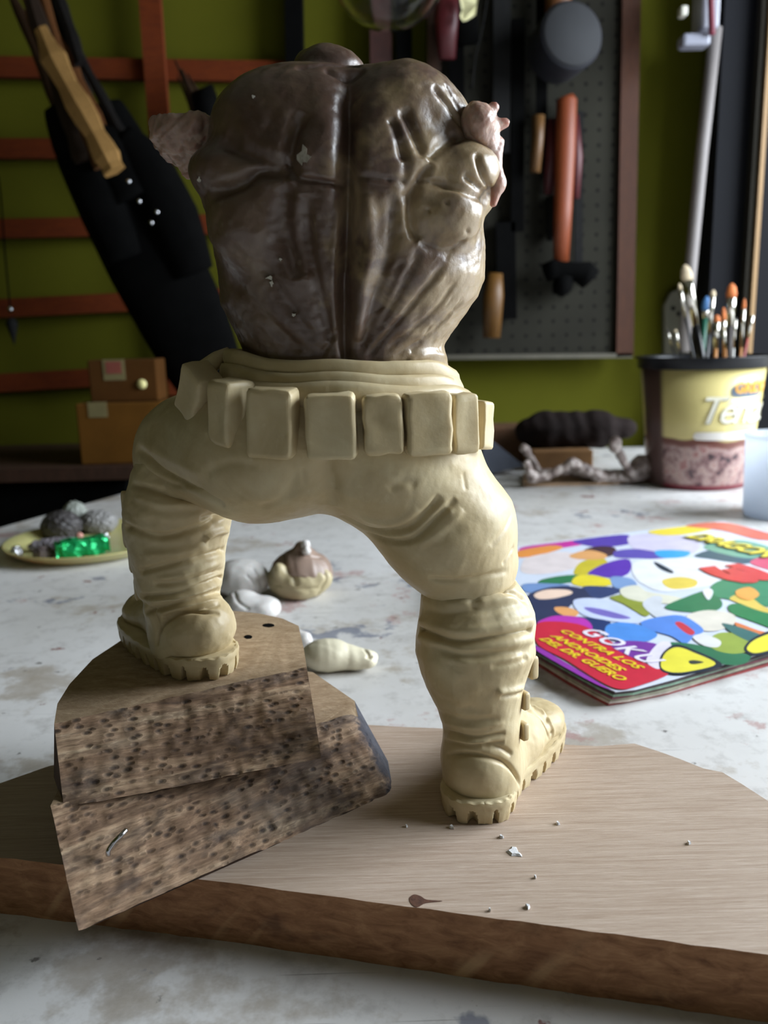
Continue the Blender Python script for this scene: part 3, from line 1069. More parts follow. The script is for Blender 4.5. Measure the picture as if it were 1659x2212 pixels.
f = smin(f, g.ell((TR[0], TR[1], hz + .0022), (.0122, .0150, .0068), rotz=-.55), .004)
f = smin(f, g.ell((.0400, .268, hz + .014), (.0085, .0120, .0110), rotz=-.55), .006)
f = smax(f, hz - .0015 - g.Z, .001)
bt = Sculpt(*surface(f, g))
S = bt.stroke
S([(900, 1357), (979, 1387), (1060, 1381), (1148, 1362)], 6, -1.5, False)
S([(902, 1340), (980, 1362), (1060, 1358), (1150, 1340)], 11, .7, False)
S([(905, 1378), (985, 1402), (1060, 1397), (1150, 1382)], 9, .5, False)
S([(915, 1275), (970, 1279), (1040, 1272), (1118, 1250)], 7, -1.0, False)
S([(905, 1310), (960, 1326), (1050, 1318), (1140, 1302)], 9, -.5)
S([(1052, 1268), (1100, 1280), (1140, 1298)], 8, -.8)
S([(960, 1305), (1050, 1300), (1130, 1285)], 9, .5)
S([(930, 1394), (1017, 1416), (1143, 1404)], 8, -.6)
S([(950, 1420), (1030, 1432), (1130, 1418)], 9, .5)
S([(1060, 1440), (1110, 1432), (1140, 1420)], 7, -.4)
S([(1072, 1494), (1110, 1490), (1138, 1480)], 7, .9)
S([(1080, 1506), (1115, 1502), (1134, 1494)], 5, -.6)
S([(935, 1500), (990, 1525), (1060, 1540)], 12, -.4)
S([(950, 1540), (1010, 1556), (1080, 1552)], 8, -.5)
S([(955, 1560), (1020, 1572), (1090, 1560)], 6, .4)
S([(959, 1580), (1031, 1594), (1092, 1583)], 5, -1.0)
S([(962, 1604), (1028, 1612), (1090, 1604)], 5, -.9)
S([(1043, 1614), (1080, 1616), (1107, 1630)], 5, -.8)
S([(960, 1592), (1008, 1603), (1060, 1600)], 5, .5)
S([(959, 1633), (1020, 1630), (1083, 1645), (1113, 1672), (1125, 1700), (1122, 1730)], 5, -1.1)
bt.bump(1030, 1690, 75, 50, 0, .8, 4)
S([(1138, 1536), (1160, 1545), (1178, 1570), (1190, 1608)], 5, -.9)
S([(1145, 1526), (1172, 1540), (1192, 1570), (1198, 1600)], 7, .7)
for q in ((1180, 1552), (1192, 1582)): bt.bump(*q, 5, 5, 0, -.5)
bt.bump(1025, 1304, 10, 10, 0, -1.1)
bt.bump(1025, 1304, 5, 5, 0, .5)
S([(990, 1450), (980, 1490), (1000, 1530)], 16, .4)
bt.d *= 1.35; bt.rough(.012, .12); bt.rough(.004, .04)
bt.bake(); rb = bt.finish('boot', CLAY, fig)
fr = [(.0292, .2366), (.0205, .2385), (.0165, .2460), (.0185, .2560), (.0280, .2740), (.0365, .2900), (.0430, .3005), (.0520, .3050), (.0615, .3010), (.0660, .2910), (.0630, .2800), (.0550, .2680), (.0440, .2540), (.0400, .2440), (.0365, .2385)]
sole('sole', [np.array(p) for p in fr], BZ + .0001, hz + .0005, rb)
buckle(1149, 1440, 20, 56, .250, .5, rb); buckle(1132, 1512, 16, 44, .250, .5, rb); buckle(1130, 1578, 16, 44, .250, .5, rb)

# left boot
HL, TL = np.array([-.0660, .2785]), np.array([-.0900, .3120])
g = Grid((-.115, .250, B1Z + .003), (-.040, .335, .135), .0009)
f = g.loft(rows([(985, 300, 470, .288, .0150), (1030, 284, 482, .288, .0180), (1075, 273, 497, .288, .0195), (1115, 271, 499, .288, .0195), (1150, 274, 494, .288, .0185), (1185, 282, 486, .287, .0180), (1230, 292, 484, .287, .0165), (1270, 300, 476, .286, .0155),
                 (1300, 312, 472, .285, .0145), (1330, 322, 474, .284, .0140), (1370, 326, 480, .282, .0135), (1440, 330, 484, .280, .0130)], .285, .015), 2.2)
hz = B1Z + .0075
f = smin(f, g.ell((HL[0], HL[1] + .001, hz + .007), (.0126, .0130, .0115)), .003)
f = smin(f, g.ell((-.0785, .296, hz + .005), (.0125, .0190, .0095), rotz=.58), .006)
f = smin(f, g.ell((TL[0], TL[1], hz + .0030), (.0130, .0140, .0078), rotz=.58), .004)
f = smax(f, hz - .0015 - g.Z, .001)
bt = Sculpt(*surface(f, g))
S = bt.stroke
S([(282, 1045), (362, 1068), (440, 1074)], 8, -1.3)
S([(290, 1072), (350, 1090), (450, 1088)], 9, .5)
S([(272, 1138), (343, 1160), (437, 1138), (490, 1104)], 8, -1.1, False)
S([(300, 1105), (370, 1120), (450, 1108)], 12, .4)
S([(440, 1165), (470, 1150), (498, 1145)], 8, .9)
S([(430, 1120), (470, 1112), (500, 1115)], 6, -.9)
S([(306, 1235), (362, 1222), (437, 1202), (489, 1186)], 7, -1.0, False)
S([(310, 1200), (380, 1195), (450, 1178)], 10, .5)
S([(340, 1250), (400, 1240), (480, 1214)], 7, .6)
S([(330, 1262), (400, 1258), (484, 1230)], 6, -.9)
S([(306, 1289), (381, 1283), (440, 1262), (482, 1246)], 6, -1.0, False)
S([(320, 1298), (390, 1291), (476, 1262)], 5, .7)
S([(315, 1322), (386, 1303), (476, 1277)], 6, -1.1, False)
S([(343, 1326), (390, 1314), (475, 1294)], 5, .6)
S([(350, 1338), (385, 1322), (476, 1307)], 5, -.8)
S([(338, 1395), (343, 1365), (362, 1340), (409, 1322), (474, 1326)], 5, -1.0)
bt.bump(415, 1380, 70, 55, 0, .8, 4)
S([(300, 1300), (330, 1330), (345, 1370)], 10, -.9)
bt.d *= 1.7; bt.rough(.010, .15); bt.rough(.004, .05)
bt.bake(); lb = bt.finish('boot', CLAY, fig)
fl = [(-.0660, .2650), (-.0570, .2665), (-.0530, .2750), (-.0545, .2830), (-.0640, .2960), (-.0750, .3120), (-.0830, .3240), (-.0930, .3270), (-.1020, .3220), (-.1050, .3120), (-.1020, .3020), (-.0930, .2880), (-.0820, .2750), (-.0750, .2680)]
sole('sole', [np.array(p) for p in fl], B1Z + .0001, hz + .0005, lb)
for x, y, hh in ((273, 1090, 60), (275, 1155, 56), (288, 1212, 50), (300, 1272, 50)): buckle(x, y, 20, hh, .287, .4, lb)

# ------------------------------------------------------------------ loose clay pieces on the table behind the figure
M_PALE = plain('pale_grey_clay', srgb(206, 202, 198), .45, .05, 90, .15, Subsurface_Weight=.1, Subsurface_Scale=.003)
M_CREAM = plain('cream_clay', srgb(214, 206, 180), .45, .06, 90, .15)
M_HEADB = plain('greyish_brown_clay', srgb(140, 118, 104), .45, .12, 80, .2)
M_HEADC = plain('dull_beige_clay', srgb(178, 164, 128), .5, .08, 80, .2)


def blob(name, prims, lo, hi, h, mats, parent=None, k=.004, rough=None, strokes=(), level=1, clip=None, zmin=None):
    g = Grid(lo, hi, h)
    f = None
    for p in prims:
        q = g.ell(*p[1:]) if p[0] == 'e' else g.cone(*p[1:])
        f = q if f is None else smin(f, q, k)
    if zmin is not None: f = smax(f, zmin - g.Z, .0005)
    if clip is not None: f = smax(f, clip(g), .0006)
    s = Sculpt(*surface(f, g), levels=level)
    for st in strokes: s.stroke(*st)
    if rough: s.rough(*rough)
    s.bake()
    return s.finish(name, mats, parent)


# small clay head: beige face below, brown cap of hair above, lying on its side
c = atz(645, 1284, 0); Dh = c[1]
hd = thing('head_model', (c[0], Dh, 0), 'small unfinished clay head with brown scalp and beige face, lying behind the figure', 'sculpture')
sc = Dh / FOCAL
ctr = at(645, 1240, Dh)
blob('face', [('e', ctr - np.array([0, 0, .003]), (70 * sc, 63 * sc, 50 * sc)), ('e', at(602, 1232, Dh - .014), (14 * sc, 14 * sc, 17 * sc)), ('e', at(655, 1278, Dh - .010), (22 * sc, 20 * sc, 9 * sc)), ('e', at(690, 1250, Dh - .006), (28 * sc, 26 * sc, 24 * sc))],
     ctr - .036, ctr + .036, .0012, M_HEADC, hd, .004, (.012, .25), [([(628, 1225), (636, 1250), (640, 1268)], 14, -2.), ([(690, 1225), (705, 1250), (690, 1275)], 10, -1.2), ([(590, 1262), (640, 1272), (690, 1270)], 8, -.8)], zmin=.0003)
blob('scalp', [('e', ctr + np.array([.0015, .002, -.001]), (72 * sc, 66 * sc, 58 * sc)), ('c', ctr, at(652, 1184, Dh), .0155, .005)],
     ctr - .036, ctr + .036, .0012, M_HEADB, hd, .006, (.012, .25), [([(612, 1195), (616, 1225), (622, 1240)], 9, -1.4), ([(640, 1185), (660, 1200), (700, 1205)], 6, -.8)],
     clip=lambda g: -(g.Z - ctr[2] - .0030 - (g.X - ctr[0]) * -.22 + (g.Y - ctr[1] > .004) * .018))
MB().lathe(at(660, 1176, Dh - .004), [(0, -.003), (.0028, -.0024), (.0032, 0), (.0026, .0022), (0, .003)], 12).build('top_knob', M_PALE, hd, True)
MB().lathe(at(662, 1190, Dh - .008), [(0, -.003), (.0024, -.002), (.0030, 0), (.0022, .0020), (0, .003)], 12).build('top_knob', M_PALE, hd, True)

p = atz(520, 1286, 0)
b = thing('clay_ball', p, 'whitish clay ball with a flattened cream patch beside the small clay head', 'clay piece')
s_ = p[1] / FOCAL
blob('lump', [('e', p + np.array([0, 0, 42 * s_]), (60 * s_, 56 * s_, 42 * s_)), ('e', p + np.array([30 * s_, -6 * s_, 36 * s_]), (34 * s_, 34 * s_, 32 * s_))], p - np.array([.04, .04, .002]), p + np.array([.04, .04, .05]), .0013, M_PALE, b, .006, (.014, .25), [([(545, 1225), (560, 1250), (568, 1275)], 9, -.9), ([(530, 1240), (548, 1262), (552, 1280)], 7, -.6)], zmin=.0003)
pt = [at(x, y, p[1] - 50 * s_) for x, y in ((540, 1232), (556, 1228), (565, 1262), (560, 1282), (545, 1276))]
p = atz(540, 1334, 0)
s_ = p[1] / FOCAL
o = blob('clay_lump', [('e', p + np.array([-16 * s_, 0, 30 * s_]), (42 * s_, 46 * s_, 34 * s_)), ('e', p + np.array([30 * s_, -8 * s_, 24 * s_]), (42 * s_, 40 * s_, 28 * s_))], p - np.array([.04, .04, .002]), p + np.array([.04, .04, .04]), .0012, M_PALE, None, .004, (.012, .2), [([(505, 1275), (515, 1300), (540, 1318)], 7, -1.1)], zmin=.0003)
tag(o, 'smooth grey clay lump half hidden behind the upper wood block', 'clay piece')
p = atz(735, 1446, 0)
s_ = p[1] / FOCAL
o = blob('clay_piece', [('e', p + np.array([-28 * s_, 0, 36 * s_]), (62 * s_, 46 * s_, 37 * s_)), ('e', p + np.array([32 * s_, 0, 26 * s_]), (46 * s_, 34 * s_, 26 * s_)),
                       ('e', p + np.array([62 * s_, -8 * s_, 30 * s_]), (18 * s_, 12 * s_, 14 * s_)), ('e', p + np.array([70 * s_, 4 * s_, 26 * s_]), (14 * s_, 10 * s_, 11 * s_)), ('e', p + np.array([66 * s_, -20 * s_, 22 * s_]), (15 * s_, 10 * s_, 11 * s_))],
         p - np.array([.04, .03, .002]), p + np.array([.04, .03, .04]), .0009, M_CREAM, None, .003, (.012, .15), [([(785, 1398), (795, 1412), (800, 1425)], 6, -1.), ([(790, 1420), (806, 1418)], 4, -.8)], zmin=.0003)
tag(o, 'cream clay foot-like piece with notched tip, right of the upper wood block', 'clay piece')
p = atz(655, 1404, 0)
o = blob('clay_roll', [('c', p + np.array([-.03, .01, .008]), p + np.array([.0005, .0, .006]), .008, .005)], p - np.array([.045, .02, .002]), p + np.array([.015, .025, .02]), .0012, M_PALE, None, .003, (.012, .2), zmin=.0003)
tag(o, 'pale clay roll peeking out behind the right corner of the upper block', 'clay piece')

# white crumbs on the base board and the table
M_WHITE = plain('white_plaster_crumb', srgb(226, 226, 228), .6, .04, 300, .2)
cr = [(1112, 1841, 19, 12), (1205, 1780, 5, 3), (1488, 1822, 5, 3), (1140, 1960, 6, 5), (1156, 1896, 3, 3), (1058, 1967, 3, 3), (976, 1788, 6, 4), (1083, 1809, 6, 3), (878, 1786, 3, 2)]
crumb_labels = ['largest flat white crumb lying on the base board before the right boot', 'thin white crumb on the board right of the right boot heel',
                'white crumb at the far right of the base board', 'rounded white crumb near the front edge of the base board',
                'tiny white speck between the large crumb and the rounded crumb', 'tiny white speck next to the knot hole near the board front edge',
                'pale crumb touching the left side of the right boot heel', 'thin pale crumb between right boot heel and the largest crumb',
                'tiny pale speck on the board between lower block and right boot']
for i, (x, y, w, hh) in enumerate(cr):
    n = 9
    pp = [atz(x + w * (.8 + .3 * math.sin(k * 2.1 + i)) * math.cos(2 * math.pi * k / n), y + hh * (.8 + .3 * math.cos(k * 1.9 + i)) * math.sin(2 * math.pi * k / n) + w * .3 * math.cos(2 * math.pi * k / n), BZ + .0001) for k in range(n)]
    tp = [q * .7 + np.mean(pp, 0) * .3 + np.array([0, 0, .0008 if i else .0005]) for q in pp]
    tag(MB().prism(pp, tp).build('crumb', M_WHITE), crumb_labels[i], 'crumb', 'crumbs on the base board')

# ------------------------------------------------------------------ the magazine
mz = .0085
mag = thing('magazine', atz(1330, 1492, 0) * np.array([1, 1, 0]), 'colourful comic magazine with red title corner and yellow lettering lying flat right of the figure', 'magazine')
fl = lambda px, z=mz: [atz(x, y, z) for x, y in px]
outline = [(1330, 1494), (1372, 1489), (1450, 1468), (1560, 1436), (1659, 1408), (1760, 1378), (2040, 1300), (1860, 1196), (1659, 1149), (1560, 1125), (1420, 1142), (1270, 1161), (1125, 1180), (1010, 1195), (950, 1212), (965, 1296), (1060, 1350), (1165, 1406), (1240, 1448), (1300, 1480)]
cov = fl(outline)
nl = 6
pcol = [srgb(150, 60, 60), srgb(190, 180, 170), srgb(150, 150, 130), srgb(110, 60, 70), srgb(120, 150, 130), srgb(60, 50, 54)]
for k in range(nl):
    z0, z1 = .0001 + k * .0013, .0001 + (k + 1) * .0013 - .00015
    sh = np.array([-.0035 + .0006 * k, .0042 - .0007 * k + .0006 * math.sin(k * 2.1), 0]) * 0.9
    q0 = [np.array([p[0], p[1], z0]) + (sh if i < 2 or i > 17 else sh * .3) * .8 + np.array([0, .0008 * math.sin(k * 4 + i), 0]) for i, p in enumerate(cov)]
    MB().prism(q0, [p + np.array([0, 0, z1 - z0]) for p in q0]).build('page_bundle', plain('page_edge_paper', pcol[k], .7, .25, 220, .1), mag)
lowc = [p - np.array([0, 0, .0004]) for p in cov]
MB().prism(lowc, cov).build('cover', plain('glossy_cover_paper', srgb(214, 222, 238), .35, .04, 40, 0), mag)
INK = {}


def ink(c):
    if c not in INK: INK[c] = plain('cover_ink', srgb(*c), .38, .07, 90, 0)
    return INK[c]


patches = [
    ((200, 60, 160), [(1128, 1182), (1200, 1172), (1290, 1162), (1280, 1172), (1200, 1186), (1130, 1192)]),
    ((232, 150, 76), [(1120, 1190), (1190, 1178), (1215, 1184), (1160, 1200), (1118, 1204)]),
    ((90, 70, 170), [(1240, 1168), (1310, 1158), (1358, 1156), (1362, 1174), (1300, 1182), (1255, 1176)]),
    ((226, 214, 214), [(1140, 1204), (1190, 1194), (1236, 1194), (1254, 1212), (1234, 1230), (1170, 1240), (1128, 1236), (1128, 1216)]),
    ((206, 190, 60), [(1255, 1214), (1300, 1206), (1312, 1220), (1280, 1238), (1240, 1240)]),
    ((74, 52, 62), [(1262, 1188), (1290, 1180), (1326, 1182), (1330, 1196), (1306, 1204), (1272, 1200)]),
    ((226, 168, 110), [(1230, 1200), (1270, 1188), (1310, 1198), (1300, 1208), (1250, 1208)]),
    ((210, 204, 226), [(1360, 1158), (1440, 1152), (1500, 1166), (1512, 1184), (1480, 1200), (1420, 1196), (1370, 1186)]),
    ((98, 86, 176), [(1330, 1190), (1380, 1186), (1440, 1198), (1440, 1208), (1380, 1206), (1330, 1204)]),
    ((66, 168, 226), [(1416, 1190), (1450, 1188), (1490, 1192), (1480, 1202), (1440, 1206), (1420, 1200)]),
    ((96, 60, 176), [(1270, 1238), (1310, 1216), (1358, 1208), (1360, 1236), (1330, 1248), (1290, 1244)]),
    ((60, 92, 110), [(1500, 1200), (1560, 1184), (1640, 1200), (1610, 1218), (1540, 1208)]),
    ((120, 172, 150), [(1520, 1180), (1590, 1166), (1659, 1180), (1690, 1200), (1620, 1206), (1560, 1196)]),
    ((236, 214, 74), [(1400, 1148), (1450, 1140), (1530, 1132), (1540, 1142), (1480, 1154), (1430, 1156)]),
    ((214, 110, 90), [(1480, 1136), (1560, 1128), (1640, 1146), (1700, 1164), (1640, 1166), (1560, 1146)]),
    ((232, 234, 240), [(1372, 1214), (1440, 1206), (1520, 1208), (1640, 1226), (1660, 1250), (1560, 1262), (1440, 1278), (1390, 1262), (1368, 1240)]),
    ((214, 90, 120), [(1620, 1214), (1659, 1200), (1700, 1210), (1690, 1232), (1650, 1228)]),
    ((228, 204, 92), [(1430, 1254), (1470, 1246), (1505, 1254), (1498, 1268), (1450, 1272)]),
    ((40, 54, 70), [(1412, 1214), (1426, 1218), (1454, 1234), (1448, 1238), (1424, 1228)]),
    ((54, 124, 84), [(1170, 1252), (1210, 1244), (1250, 1242), (1250, 1254), (1200, 1262), (1165, 1260)]),
    ((232, 214, 60), [(1246, 1244), (1280, 1242), (1324, 1254), (1318, 1264), (1270, 1268), (1236, 1260)]),
    ((120, 150, 200), [(1130, 1262), (1180, 1260), (1230, 1264), (1210, 1276), (1140, 1280)]),
    ((130, 160, 206), [(1320, 1246), (1364, 1250), (1374, 1268), (1330, 1270)]),
    ((54, 62, 92), [(1140, 1286), (1180, 1270), (1230, 1266), (1272, 1276), (1284, 1292), (1240, 1302), (1212, 1330), (1180, 1342), (1158, 1346), (1150, 1310)]),
    ((58, 72, 116), [(1262, 1266), (1320, 1268), (1340, 1278), (1300, 1292), (1280, 1290), (1268, 1278)]),
    ((244, 214, 194), [(1154, 1284), (1180, 1274), (1224, 1274), (1236, 1282), (1200, 1292), (1164, 1294)]),
    ((236, 170, 110), [(1198, 1312), (1226, 1312), (1250, 1322), (1236, 1334), (1206, 1324)]),
    ((206, 216, 246), [(1240, 1296), (1300, 1294), (1360, 1316), (1386, 1334), (1376, 1346), (1310, 1340), (1256, 1326)]),
    ((122, 110, 190), [(1262, 1312), (1300, 1316), (1362, 1334), (1330, 1336), (1280, 1324)]),
    ((146, 156, 66), [(1318, 1290), (1360, 1284), (1392, 1300), (1404, 1324), (1390, 1330), (1350, 1306)]),
    ((226, 224, 206), [(1340, 1272), (1376, 1264), (1400, 1278), (1460, 1288), (1490, 1302), (1440, 1304), (1388, 1300), (1350, 1290)]),
    ((52, 124, 86), [(1436, 1312), (1480, 1290), (1530, 1276), (1560, 1300), (1548, 1318), (1490, 1322)]),
    ((66, 140, 104), [(1540, 1262), (1600, 1244), (1690, 1250), (1720, 1300), (1659, 1310), (1580, 1296), (1545, 1286)]),
    ((46, 128, 80), [(1576, 1306), (1620, 1306), (1690, 1330), (1690, 1362), (1620, 1340), (1580, 1324)]),
    ((224, 196, 96), [(1576, 1292), (1610, 1282), (1650, 1310), (1700, 1328), (1650, 1322), (1600, 1304)]),
    ((210, 214, 222), [(1388, 1304), (1410, 1288), (1430, 1290), (1430, 1310), (1452, 1326), (1430, 1338), (1404, 1324)]),
    ((226, 220, 208), [(1486, 1328), (1530, 1318), (1582, 1326), (1588, 1346), (1550, 1362), (1510, 1360), (1490, 1344)]),
    ((44, 62, 112), [(1240, 1332), (1300, 1338), (1320, 1346), (1310, 1360), (1270, 1372), (1258, 1348)]),
    ((84, 146, 226), [(1310, 1352), (1340, 1344), (1390, 1352), (1420, 1370), (1400, 1384), (1350, 1388), (1312, 1374)]),
    ((92, 140, 222), [(1384, 1344), (1440, 1330), (1480, 1332), (1520, 1360), (1500, 1374), (1480, 1390), (1450, 1374), (1410, 1362)]),
    ((206, 60, 76), [(1458, 1346), (1472, 1344), (1500, 1364), (1492, 1372), (1474, 1362)]),
    ((46, 116, 84), [(1440, 1388), (1490, 1390), (1560, 1404), (1620, 1416), (1600, 1436), (1540, 1430), (1480, 1404)]),
    ((150, 170, 76), [(1530, 1384), (1560, 1366), (1620, 1376), (1630, 1400), (1590, 1412), (1545, 1404)]),
    ((226, 226, 226), [(1496, 1376), (1520, 1370), (1556, 1384), (1550, 1398), (1520, 1394)]),
    ((222, 128, 78), [(1590, 1344), (1640, 1362), (1700, 1376), (1690, 1392), (1640, 1376), (1596, 1356)]),
    ((60, 110, 110), [(1560, 1346), (1620, 1362), (1690, 1392), (1650, 1396), (1590, 1372)]),
    ((190, 60, 180), [(1160, 1346), (1200, 1330), (1262, 1336), (1280, 1360), (1250, 1372), (1200, 1350)]),
    ((206, 48, 70), [(1158, 1350), (1196, 1342), (1262, 1352), (1330, 1392), (1400, 1436), (1446, 1454), (1376, 1482), (1336, 1488), (1290, 1468), (1220, 1424), (1162, 1392)]),
    ((150, 60, 170), [(1160, 1396), (1220, 1430), (1296, 1476), (1320, 1490), (1280, 1474), (1200, 1430), (1158, 1404)]),
    ((120, 60, 160), [(1320, 1392), (1360, 1384), (1420, 1392), (1412, 1416), (1380, 1424), (1340, 1408)]),
    ((228, 222, 240), [(1396, 1424), (1424, 1388), (1450, 1392), (1430, 1440), (1412, 1442)]),
    ((30, 42, 60), [(1424, 1440), (1430, 1412), (1460, 1392), (1500, 1404), (1560, 1436), (1490, 1456), (1440, 1454)]),
    ((232, 222, 74), [(1428, 1440), (1436, 1412), (1462, 1398), (1500, 1410), (1546, 1434), (1490, 1450), (1450, 1452)]),
    ((30, 42, 60), [(1608, 1398), (1630, 1376), (1680, 1360), (1740, 1376), (1690, 1400), (1640, 1416), (1616, 1412)]),
    ((234, 224, 70), [(1614, 1398), (1634, 1380), (1680, 1366), (1730, 1378), (1690, 1396), (1640, 1410), (1620, 1408)]),
    ((54, 62, 60), [(1488, 1428), (1500, 1426), (1520, 1430), (1506, 1434), (1492, 1434)]),
    ((240, 168, 84), [(1590, 1276), (1620, 1268), (1640, 1284), (1620, 1296), (1596, 1290)]),
    ((234, 234, 240), [(1518, 1276), (1536, 1272), (1540, 1282), (1530, 1296)]),
]
V, F, Mi, mats = [], [], [], []
inside_poly = outline
for k, (c, px) in enumerate(patches):
    sp = [p for p in spline(px, 5, True)]
    z = mz + .00004 + k * .000012
    q = [atz(x, y, z) for x, y in sp]
    n0 = len(V)
    V += q + [p - np.array([0, 0, .00003]) for p in q]
    n = len(q)
    m = ink(c)
    if m not in mats: mats.append(m)
    F.append([n0 + i for i in range(n)]); Mi.append(mats.index(m))
    for i in range(n): F.append([n0 + i, n0 + n + i, n0 + n + (i + 1) % n, n0 + (i + 1) % n]); Mi.append(mats.index(m))
o = obj('cover_print', V, F, mats, mag, False, Mi)


def text_obj(name, s, org, xdir, ydir, size, mat, parent, shear=0., thick=.0, wrap=None, bold=0., spacing=1.0):
    """lettering from the built-in font, laid on the plane spanned by xdir and ydir"""
    cu = bpy.data.curves.new('t', 'FONT')
    cu.body, cu.size, cu.shear, cu.offset = s, 1.0, shear, bold
    cu.space_character = spacing
    cu.resolution_u = 3
    to = bpy.data.objects.new('t', cu); COL.objects.link(to)
    dg = bpy.context.evaluated_depsgraph_get()
    me = bpy.data.meshes.new_from_object(to.evaluated_get(dg))
    bpy.data.objects.remove(to)
    V = [np.array(v.co) * size for v in me.vertices]
    F = [list(p.vertices) for p in me.polygons]
    bpy.data.meshes.remove(me)
    if wrap: V = [wrap(v[0], v[1]) for v in V]
    else:
        xd, yd, org = np.array(xdir, float), np.array(ydir, float), np.array(org, float)
        V = [org + xd * v[0] + yd * v[1] for v in V]
    return obj(name, V, F, mat, parent, False)


zt = mz + .0009


def mtext(s, a, b, c, hgt=1.0, lift=0., **k):
    """one line of lettering whose baseline runs from pixel a to pixel b on the cover"""
    p, q = atz(*a, zt + lift), atz(*b, zt + lift)
    d = q - p
    L = np.linalg.norm(d)
    d /= L
    o = text_obj('cover_lettering', s, (0, 0, 0), (1, 0, 0), (0, 1, 0), 1., ink(c), None, **k)
    V = np.array([v.co[:] for v in o.data.vertices]) + WORLD_ORIGIN[o]
    F = [list(f.vertices) for f in o.data.polygons]
    bpy.data.objects.remove(o)
    x0, x1 = V[:, 0].min(), V[:, 0].max()
    sc_ = L / (x1 - x0)
    nrm = np.array([-d[1], d[0], 0])
    obj('cover_lettering', [p + d * (v[0] - x0) * sc_ + nrm * v[1] * sc_ * hgt for v in V], F, ink(c), mag, False)


mtext('GOKU', (1252, 1364), (1402, 1436), (240, 234, 248), .95, shear=.2, spacing=1.15, bold=.02)
mtext('CONTRA LOS', (1209, 1363), (1378, 1446), (240, 214, 52), .72, shear=.25, bold=.03)
mtext('ANDROIDES', (1187, 1373), (1338, 1451), (240, 214, 52), .72, shear=.25, bold=.03)
mtext('DEL DR. GUERO', (1164, 1380), (1340, 1471), (240, 214, 52), .82, shear=.25, bold=.03)
mtext('DRAGON', (1478, 1159), (1660, 1206), (40, 40, 36), 1.5, shear=.2, bold=.07, spacing=.86)
mtext('DRAGON', (1480, 1158), (1658, 1205), (238, 220, 80), 1.5, .0002, shear=.2, bold=.03, spacing=.86)
mtext('3', (1512, 1226), (1606, 1262), (214, 70, 70), .55, bold=.09)

# ------------------------------------------------------------------ plate with modelling scraps on the left
PR = .070
pc = np.array([atz(10, 1196, 0)[0] + PR, atz(130, 1233, 0)[1] + PR, 0.])
plate = thing('plate', pc, 'shallow yellowish translucent plate holding clay scraps at the left table edge', 'plate')
pm = Mat('yellowish_translucent_plastic', .3, srgb(206, 198, 136), Subsurface_Weight=.2, Subsurface_Scale=.01, Transmission_Weight=.25).m
MB().lathe(pc + np.array([0, 0, .0003]), [(0, 0), (PR * .78, 0), (PR * .86, .002), (PR, .0085), (PR * 1.01, .0092), (PR * .99, .0098), (PR * .86, .0040), (PR * .78, .0022), (0, .002)], 64).build('dish', pm, plate, True)


def plump(name, px, py, rx, ry, hz, mat, label, cat='clay piece', z=.0024, yaw=0., amp=.5, sc=.006, group=None):
    p = atz(px, py, z)
    k = p[1] / FOCAL
    g = Grid(p - np.array([rx * k * 1.3, rx * k * 1.3, .001]), p + np.array([rx * k * 1.3, rx * k * 1.3, hz * 1.3]), max(.0011, rx * k / 18))
    f = smax(g.ell(p + np.array([0, 0, hz * .42]), (rx * k, ry * k, hz * .58), yaw), p[2] + .0002 - g.Z, .0004)
    s = Sculpt(*surface(f, g)); s.rough(sc, amp); s.rough(sc * .4, amp * .35); s.bake()
    return tag(s.finish(name, mat), label, cat, group)


plump('clay_lump', 135, 1160, 44, 36, .024, plain('dark_grey_clay', srgb(62, 58, 58), .5, .3, 120, .4), 'dark grey clay lump at the back of the plate', amp=.45)
plump('clay_lump', 215, 1148, 42, 34, .020, plain('mid_grey_clay', srgb(128, 126, 124), .5, .2, 120, .4), 'mid grey crumpled clay lump on the plate beside the left boot', amp=.5)
plump('clay_lump', 165, 1142, 28, 30, .026, plain('grey_green_clay', srgb(138, 142, 134), .5, .15, 120, .3), 'light grey green clay lump between the two darker lumps on the plate')
plump('clay_roll', 128, 1188, 66, 16, .011, plain('lilac_grey_clay', srgb(122, 116, 122), .5, .25, 120, .4), 'lilac grey clay roll lying behind the green foil packet', yaw=.25)
plump('clay_lump', 95, 1206, 22, 20, .010, plain('brown_grey_clay', srgb(94, 82, 80), .5, .25, 120, .4), 'small brown grey clay lump left of the green foil packet')
plump('clay_bead', 172, 1167, 9, 9, .007, plain('pink_clay', srgb(196, 138, 124), .5, .1, 120, .2), 'small pink clay bead between the lumps on the plate', z=.012, amp=.15)
M_FOIL = Mat('crumpled_silver_foil', .25, srgb(200, 200, 205), Metallic=.9)
M_FOIL.bump(M_FOIL.voro(M_FOIL.coord(), 260), 1.0, .002)
plump('foil_ball', 37, 1205, 14, 12, .010, M_FOIL.m, 'crumpled silver foil ball at the left rim of the plate', 'foil', amp=.6, sc=.003)
plump('foil_ball', 228, 1168, 9, 8, .007, M_FOIL.m, 'tiny silver foil scrap right of the pink bead on the plate', 'foil', z=.010, amp=.3, sc=.003)
gm = Mat('green_metallic_foil', .28, srgb(28, 168, 98), Metallic=.55)
gm.bump(gm.voro(gm.coord((1, 1, 1)), 150), .8, .003)
a, b = atz(112, 1212, .0026), atz(228, 1196, .0026)
d = b - a; yaw = math.atan2(d[1], d[0]); L = np.linalg.norm(d)
bm = bmesh.new(); bmesh.ops.create_cube(bm, size=1.0)
bmesh.ops.bevel(bm, geom=bm.edges[:], offset=.1, segments=2, affect='EDGES'); bmesh.ops.subdivide_edges(bm, edges=bm.edges[:], cuts=3, use_grid_fill=True)
rz = Matrix.Rotation(yaw, 3, 'Z'); cc = Vector((a + b) / 2) + Vector((0, .009, .0068))
V = []
